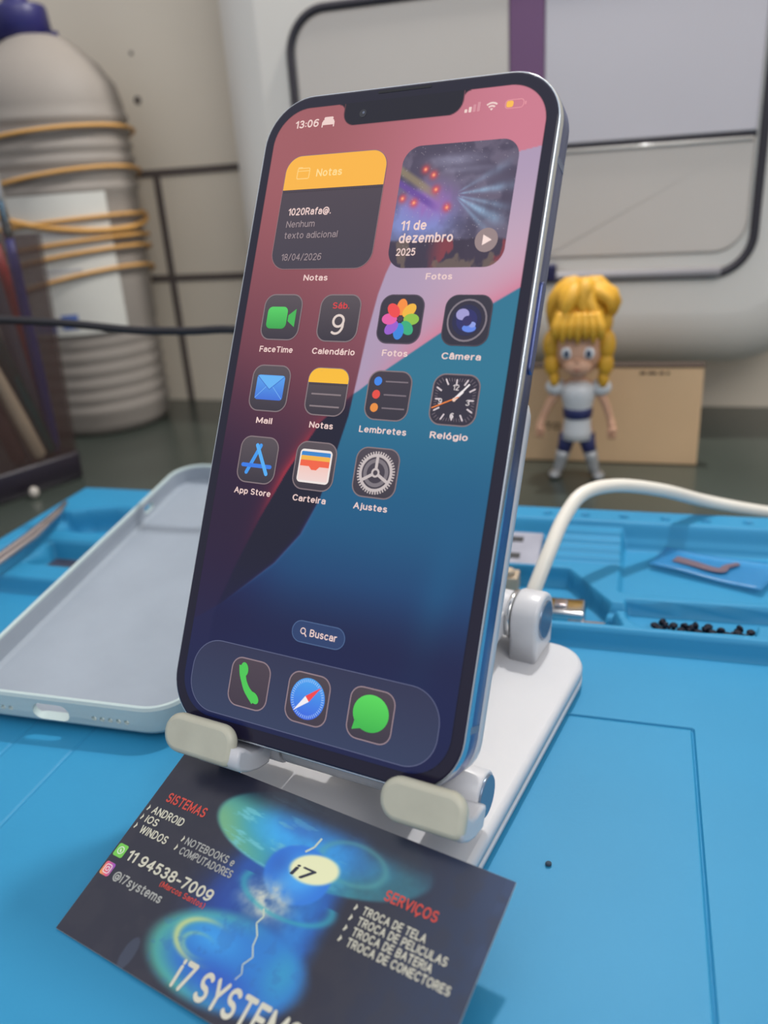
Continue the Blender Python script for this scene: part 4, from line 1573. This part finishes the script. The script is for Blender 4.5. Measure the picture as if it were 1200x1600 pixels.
# concert snapshot
nx2, ny2 = 178, 184
x2, y2_ = np.linspace(228, 402, nx2), np.linspace(WY0, WY1, ny2)
X2, Y2 = np.meshgrid(x2, y2_)
a_ = (X2-228)/174; b_ = (Y2-WY0)/(WY1-WY0)
im = C(70, 62, 80)*np.ones(a_.shape+(1,))
n1 = fbm(a_*7+3, b_*7, 3); n2 = fbm(a_*16, b_*5+9, 11); n3 = fbm(a_*4+b_*9, b_*14-a_*5, 21)
im = mix(im, C(104, 94, 112), sstep(.35, .6, n1)*.8)
# stage haze, blue violet
hz_ = np.exp(-(((a_-.22)/.3)**2+((b_-.62)/.2)**2))
im = mix(im, C(124, 140, 200), np.clip(hz_*1.3*(.5+n1), 0, .95))
im = mix(im, C(150, 98, 172), np.clip(np.exp(-(((a_-.3)/.2)**2+((b_-.48)/.14)**2))*(.4+n2), 0, .8))
# slanted beams from the left
bm1 = np.abs(b_-(.20+.62*a_)); im = mix(im, C(150, 134, 96), sstep(.06, .01, bm1)*sstep(.45, .2, a_)*.75)
bm2 = np.abs(b_-(.30+.60*a_)); im = mix(im, C(100, 66, 150), sstep(.05, .01, bm2)*sstep(.42, .25, a_)*.85)
# fan of pale blue beams at right
ang_ = np.degrees(np.arctan2(b_-.42, a_-.50)); rad_ = np.hypot(a_-.5, b_-.42)
for ac, wd_, am_ in ((28, 7, .9), (14, 4, .6), (-6, 5, .75), (42, 4, .5), (-28, 5, .45)):
    im = mix(im, C(146, 178, 208), np.clip(np.exp(-((ang_-ac)/wd_)**2)*sstep(.02, .1, rad_)*sstep(.62, .3, rad_)*am_*(.25+1.3*n2), 0, .95)*(a_ > .48))
for k, (py_, hh, s0) in enumerate(((.14, .05, .9), (.22, .03, .5), (.31, .06, .35))):
    im = mix(im, C(150, 148, 172), np.clip(np.exp(-((b_-py_)/hh)**2)*np.exp(-((a_-.48-.1*k)/.22)**2)*s0*(.4+n3), 0, .8))
# red lamps
for (lx, ly_) in ((.22, .2), (.30, .25), (.34, .37), (.46, .52), (.05, .43), (.16, .47)):
    dd = np.hypot(a_-lx-.05*(1-b_)*0, b_-ly_)
    im = mix(im, C(212, 60, 62), np.exp(-(dd/.035)**2)*.9)
    im = mix(im, C(255, 170, 120), np.exp(-(dd/.014)**2))
# crowd
cr_h = .77+.06*fbm(a_*11, a_*0+2, 31)-.03
crowd = sstep(-.01, .02, b_-cr_h)
im = mix(im, C(52, 42, 56), crowd*.9)
im = mix(im, C(150, 56, 58), crowd*sstep(.5, .62, fbm(a_*13, b_*6, 41))*.75*sstep(.3, .5, a_))
im = mix(im, C(118, 100, 82), crowd*sstep(.52, .62, fbm(a_*9+4, b_*5, 51))*.7)
spk = np.random.default_rng(5).random(a_.shape)
im = mix(im, C(190, 180, 190), (spk > .994).astype(float)*.6*(b_ < .85))
cv2 = sd_rrect(X2, Y2, 228, WY0, 402, WY1, 27)
colw = lin(np.clip(im, 0, 255))
# clip the picture to its rounded outline by pulling the border cells onto it
Gx, Gy = X2.copy(), Y2.copy()
ccx, ccy = np.clip(Gx, 228+27, 402-27), np.clip(Gy, WY0+27, WY1-27)
ddx, ddy = Gx-ccx, Gy-ccy
dl = np.hypot(ddx, ddy)
f2 = np.where(dl > 27, 27/np.maximum(dl, 1e-6), 1)
Gx, Gy = ccx+ddx*f2, ccy+ddy*f2
PW = PC+((Gx-214)*PT)[..., None]*RP[:, 0]+((Gy-463)*PT)[..., None]*RP[:, 1]-Z1*RP[:, 2]
fw = grid_obj('photo_widget', PW, colw, ui, disp)
wt = ui_mb()
put_text(wt, '11 de', 242, 282, WY0+125, 14.5, Z3, WHT, .035)
put_text(wt, 'dezembro', 242, 325, WY0+143.5, 14.5, Z3, WHT, .035)
put_text(wt, '2025', 241, 271, WY0+162, 11, Z3, WHT, .03)
fill(wt, circ(374, WY0+142, 16.5), E(148, 128, 126), Z2)
fill(wt, [(369, WY0+134.5), (382, WY0+142), (369, WY0+149.5)], E(248, 222, 214), Z3)
label(wt, 'Fotos', 313, 262.5, 40)
wt.build('widget_caption', ui, disp, flip_fix=False)
# status line
sb_ = ui_mb()
put_text(sb_, '13:06', 31, 73, 26, 12.5, Z2, WHT, .035)
fill(sb_, rrect(80, 16, 100, 23, 3, 4), WHT, Z2); fill(sb_, bar(79, 22, 101, 22, 5), WHT, Z2); fill(sb_, rrect(82, 12, 98, 16.4, 2, 3), WHT, Z2)
for sx in (80, 100):
    fill(sb_, bar(sx, 22, sx, 28, 2), WHT, Z2)
sb_.build('clock_text', ui, disp, flip_fix=False)
sb_ = ui_mb()
for k, h_ in enumerate((5, 8, 11, 14)):
    fill(sb_, rrect(312+6.2*k, 28-h_, 316.2+6.2*k, 28, 1, 3), WHT if k < 2 else E(208, 140, 150), Z2)
sb_.build('signal_icon', ui, disp, flip_fix=False)
sb_ = ui_mb()
for r_o, r_i in ((12.4, 9.8), (8.0, 5.4), (3.4, 0.2)):
    arc = [(352+r_o*math.cos(math.radians(t)), 28.5+r_o*math.sin(math.radians(t))) for t in range(-132, -47, 7)]
    arc2 = [(352+r_i*math.cos(math.radians(t)), 28.5+r_i*math.sin(math.radians(t))) for t in range(-132, -47, 7)]
    n_ = len(arc)
    sb_.add([(p[0], p[1], Z2) for p in arc+arc2], [(k, k+1, n_+k+1, n_+k) for k in range(n_-1)], 0, WHT)
sb_.build('wifi_icon', ui, disp, flip_fix=False)
sb_ = ui_mb()
bo_ = rrect(371, 15.5, 398, 28.5, 5, 6)
ringshape(sb_, bo_, 1.1, E(226, 150, 158), Z2)
fill(sb_, rrect(373, 17.4, 383, 26.6, 3, 5), E(248, 186, 70), Z3)
fill(sb_, rrect(399.2, 19.6, 401, 24.4, .8, 3), E(226, 150, 158), Z2)
sb_.build('battery_icon', ui, disp, flip_fix=False)
ep = MB(TUI)
slab(ep, rrect(168, -20.5, 254, -16.5, 2, 5), [(0, .1), (0, .24)])
ep.build('earpiece', MATS['slot'], ph)
fcm = MB(TUI)
fill(fcm, circ(148, 12, 6), None, .3)
fill(fcm, circ(149, 11, 2), None, .34)
fcm.M[-1] = 1
fcm.build('front_camera', [MATS['lens'], MATS['band']], ph, flip_fix=False)

# ------------------------------------------------------------------ business card
QC = RZM(-0.57541746, 0.34615063, -0.01509764)
CO = np.array([-79.147973, 134.273296, 0.4])
CWD, CHT = 90.916, 47.393
TCD = lambda v: CO+QC@np.array([v[0], v[1], v[2]])
cdn = thing('business_card', TCD(np.array([CWD/2, CHT/2, -.2])), 'dark printed business card leaning on the front of the white stand', 'card')
cb_ = MB(TCD)
slab(cb_, rrect(0, 0, CWD, CHT, .25, 2), [(0, -.36), (0, -.02)], smooth=False)
cb_.build('paper', MATS['card_edge'], cdn)
nx3, ny3 = 366, 192
sx_, sy_ = np.linspace(.03, CWD-.03, nx3), np.linspace(.03, CHT-.03, ny3)
Sx, Sy = np.meshgrid(sx_, sy_)
im = C(38, 38, 54)*np.ones(Sx.shape+(1,))
na = fbm(Sx*.22, Sy*.22, 61); nb = fbm(Sx*.5+7, Sy*.5, 71); nc = fbm(Sx*.12, Sy*.4, 81)
im = mix(im, C(48, 66, 98), sstep(58, 92, Sx)*.75)
im = mix(im, C(54, 52, 62), sstep(.4, .65, na)*.35)
# glowing column
band_ = sstep(27, 36, Sx)*sstep(61, 55, Sx)
im = mix(im, C(24, 84, 166), np.clip(band_*sstep(2, 12, Sy)*sstep(46, 38, Sy)*(.75+.5*nb), 0, .95))
im = mix(im, C(24, 62, 150), np.exp(-(((Sx-33)/7)**2+((Sy-21)/8)**2))*.75)
im = mix(im, C(46, 150, 226), np.exp(-(((Sx-52)/4)**2+((Sy-21)/9)**2))*.55*(.5+nb))
im = mix(im, C(16, 60, 120), np.exp(-(((Sx-41.5)/3)**2+((Sy-18)/5)**2))*.55)
im = mix(im, C(22, 70, 140), np.exp(-(((Sx-48)/3)**2+((Sy-19)/4)**2))*.5)
# upper swirl disc
ex_, ey_ = (Sx-47.2)/28.5, (Sy-39.4)/9.8
tilt_ = ey_-.12*ex_
rr_ = np.hypot(ex_, tilt_)
disc = sstep(1.02, .94, rr_)
glow = np.clip(.08+.92*sstep(45.0, 38.5, Sy+.03*(Sx-45)), 0, 1)
im = mix(im, mix(C(56, 158, 172)*np.ones(Sx.shape+(1,)), C(58, 172, 236), sstep(.85, .3, rr_)), disc*glow*np.clip(1.42-.0125*Sx+.25*(nb-.5), 0, 1)*.97)
im = mix(im, C(128, 178, 116), disc*sstep(.55, .95, rr_)*sstep(42, 24, Sx)*sstep(45, 36, Sy)*.75)
im = mix(im, C(112, 196, 206), disc*glow*sstep(.55, .66, fbm(Sx*.16+Sy*.3, Sy*.6, 91))*.7*sstep(62, 45, Sx))
im = mix(im, C(44, 96, 176), disc*np.exp(-(((Sx-42)/6)**2+((Sy-40.2)/1.8)**2))*.6)
im = mix(im, C(40, 96, 150), disc*np.exp(-(((Sx-59)/3.4)**2+((Sy-38)/2.6)**2))*.55)
im = mix(im, C(84, 160, 160), disc*np.exp(-((np.hypot((Sx-57)/8, (Sy-38)/4.2)-1)/.12)**2)*.5)
# hologram ball with cream highlight
rb_ = np.hypot((Sx-46.5)/8.6, (Sy-31.4)/6.6)
im = mix(im, mix(C(66, 164, 238)*np.ones(Sx.shape+(1,)), C(40, 120, 214), sstep(.2, .9, rb_)), sstep(1.02, .9, rb_)*.96)
im = mix(im, C(30, 84, 176), np.exp(-(((Sx-41.5)/3.2)**2+((Sy-32)/3.2)**2))*.6)
im = mix(im, C(236, 234, 184), sstep(1.05, .82, np.hypot((Sx-49.6)/6.2, (Sy-33.7-.14*(Sx-49.6))/3.5))*.98)
# cloud
cl_ = np.exp(-(((Sx-42.6)/5.2)**2+((Sy-24.0)/3.2)**2))
im = mix(im, C(206, 208, 190), np.clip(cl_*2.9*(nb-.12), 0, .95))
im = mix(im, C(46, 160, 176), np.clip(np.exp(-((np.hypot((Sx-47)/11.5, (Sy-26.5)/4.4)-1)/.1)**2)*.7*(Sy < 28), 0, 1))
# lower disc
rl = np.hypot((Sx-41.5)/19.8, (Sy-10.2-.08*(Sx-40))/9.4)
low_ = sstep(1.08, .82, rl)
im = mix(im, mix(C(36, 120, 200)*np.ones(Sx.shape+(1,)), C(76, 172, 156), sstep(.5, .92, rl)*sstep(52, 30, Sx)), low_*.92)
im = mix(im, C(56, 158, 228), low_*np.exp(-(((Sx-37)/7)**2+((Sy-13)/3.4)**2))*.8)
im = mix(im, C(34, 84, 184), low_*np.exp(-(((Sx-43)/9)**2+((Sy-7.0)/2.6)**2))*.9)
im = mix(im, C(46, 150, 190), low_*np.exp(-(((Sx-55)/4)**2+((Sy-13)/5)**2))*.8)
im = mix(im, C(190, 204, 136), low_*np.exp(-((np.hypot((Sx-36)/8.0, (Sy-11.6)/4.2)-1)/.12)**2)*sstep(41, 29, Sx)*.9)
im = mix(im, C(150, 196, 150), low_*np.exp(-((np.hypot((Sx-35)/4.6, (Sy-10.6)/2.2)-1)/.16)**2)*sstep(39, 31, Sx)*.6)
im = mix(im, C(40, 100, 170), low_*sstep(.5, .62, nb)*.3)
im = mix(im, C(58, 66, 84), sstep(1.0, .9, np.hypot((Sx-20.6)/1.7, (Sy-3)/3.6))*.8)
colc = np.clip(lin(np.clip(im, 0, 255))*np.where(im.sum(-1, keepdims=True) > 190, 1.12, 1.0), 0, .9)
PCD = CO+Sx[..., None]*QC[:, 0]+Sy[..., None]*QC[:, 1]+.0*QC[:, 2]
art = grid_obj('artwork', PCD, colc, print_mat, cdn)
tx = MB(TCD)
WC = L4((214, 210, 190)); RC_ = L4((214, 72, 58)); GC = L4((170, 170, 165))
ZT = .05


def ct(s, x0, x1, yc, cap, col=WC, bold=.035, slant=0.0):
    put_text(tx, s, x0, x1, yc-cap/2, cap, ZT, col, bold, ydown=False, slant=slant)


ct('SISTEMAS', 4.1, 16.7, 35.3, 2.5, RC_, .035)
ct('ANDROID', 2.6, 12.8, 31.2, 2.0)
ct('iOS', 2.5, 6.5, 28.7, 1.9)
ct('WINDOS', 3.0, 11.8, 26.1, 2.0)
ct('NOTEBOOKS e', 16.4, 31.2, 28.0, 1.8, GC)
ct('COMPUTADORES', 16.5, 32.3, 25.6, 1.8, GC)
ct('11 94538-7009', 4.6, 31.0, 19.9, 2.6, WC, .04)
ct('(Marcos Santos)', 17.2, 30.6, 17.6, 1.3, RC_, .02)
ct('@i7systems', 4.7, 20.0, 14.8, 2.1, GC)
ct('i7 SYSTEMS', 33.6, 64.5, 4.6, 5.8, WC, .04)
ct('SERVIÇOS', 67.0, 79.2, 35.0, 2.3, RC_, .03)
for s_, x1_, y_ in (('TROCA DE TELA', 78.8, 30.4), ('TROCA DE PELICULAS', 84.5, 28.2), ('TROCA DE BATERIA', 82.3, 26.0), ('TROCA DE CONECTORES', 87.2, 23.8)):
    ct(s_, 64.1, x1_, y_, 1.75, WC)
    tx.add([(62.2, y_+.7, ZT), (62.75, y_+.1, ZT), (62.3, y_-.7, ZT), (62.0, y_-.5, ZT), (62.2, y_+.1, ZT)], [(0, 1, 2, 3, 4)], 0, WC)
for x_, y_ in ((1.1, 31.2), (1.1, 28.7), (1.1, 26.3), (15.3, 28.1), (15.0, 25.8)):
    tx.add([(x_-.15, y_+.8, ZT), (x_+.4, y_+.1, ZT), (x_, y_-.8, ZT), (x_-.3, y_-.6, ZT), (x_-.1, y_+.1, ZT)], [(0, 1, 2, 3, 4)], 0, WC)
ct('i7', 44.6, 49.6, 32.2, 2.6, L4((30, 36, 60)), .03, .35)
tx.build('lettering', print_mat, cdn, flip_fix=False)
ic_ = MB(TCD)
ic_.add([(p[0], p[1], ZT) for p in rrect(.5, 18.3, 3.5, 21.4, .5, 4)], [list(range(20))], 0, L4((120, 205, 80)))
bub = [(2.0+.95*math.cos(t), 19.9+.95*math.sin(t), ZT+.02) for t in [2*math.pi*k/18 for k in range(18)]]
bub2 = [(2.0+.7*math.cos(t), 19.9+.7*math.sin(t), ZT+.04) for t in [2*math.pi*k/18 for k in range(18)]]
ic_.add(bub, [list(range(18))], 0, L4((225, 235, 215)))
ic_.add(bub2, [list(range(18))], 0, L4((120, 205, 80)))
ic_.add([(1.7, 20.2, ZT+.06), (1.9, 19.6, ZT+.06), (2.4, 19.4, ZT+.06), (2.3, 19.8, ZT+.06), (1.95, 20.3, ZT+.06)], [(0, 1, 2, 3, 4)], 0, L4((225, 235, 215)))
ro = rrect(.5, 13.6, 3.5, 16.8, .6, 4)
gc = []
for p in ro:
    t = (p[0]-.5)/3.0*.6+(p[1]-13.6)/3.2*.4
    c0 = np.array((245, 180, 70))*(1-t)+np.array((150, 70, 200))*t if t > .5 else np.array((245, 180, 70))*(1-2*t)+np.array((230, 80, 130))*2*t
    gc.append(L4(c0))
ic_.add([(p[0], p[1], ZT) for p in ro], [list(range(20))], 0, gc)


def cring(mb, pts_, d, col, z):
    b3 = inset(pts_, d); n = len(pts_)
    mb.add([(p[0], p[1], z) for p in pts_]+[(p[0], p[1], z) for p in b3], [(k, (k+1) % n, n+(k+1) % n, n+k) for k in range(n)], 0, col)


cring(ic_, rrect(1.0, 14.1, 3.0, 16.3, .6, 4), .22, L4((245, 225, 225)), ZT+.02)
cring(ic_, [(2.0+.55*math.cos(2*math.pi*k/16), 15.2+.55*math.sin(2*math.pi*k/16)) for k in range(16)], .2, L4((245, 225, 225)), ZT+.02)
ic_.build('printed_icon', print_mat, cdn, flip_fix=False)
bt_ = MB(TCD)
pth = [(43.6, 22.4), (44.6, 21.0), (43.9, 19.3), (45.6, 17.2), (45.9, 15.2), (47.2, 13.4), (46.0, 11.4), (46.9, 9.9), (46.2, 8.4)]
for i in range(len(pth)-1):
    q = bar(*pth[i], *pth[i+1], .42-.03*i)
    bt_.add([(p[0], p[1], ZT-.015) for p in q], [(0, 1, 2, 3)], 0, L4((200, 214, 196)))
for (a1, b1, a2, b2) in ((47.4, 40.4, 46.8, 38.0), (46.8, 38.0, 45.4, 36.4)):
    q = bar(a1, b1, a2, b2, .5)
    bt_.add([(p[0], p[1], ZT-.015) for p in q], [(0, 1, 2, 3)], 0, L4((200, 214, 196)))
bt_.build('lightning', print_mat, cdn, flip_fix=False)
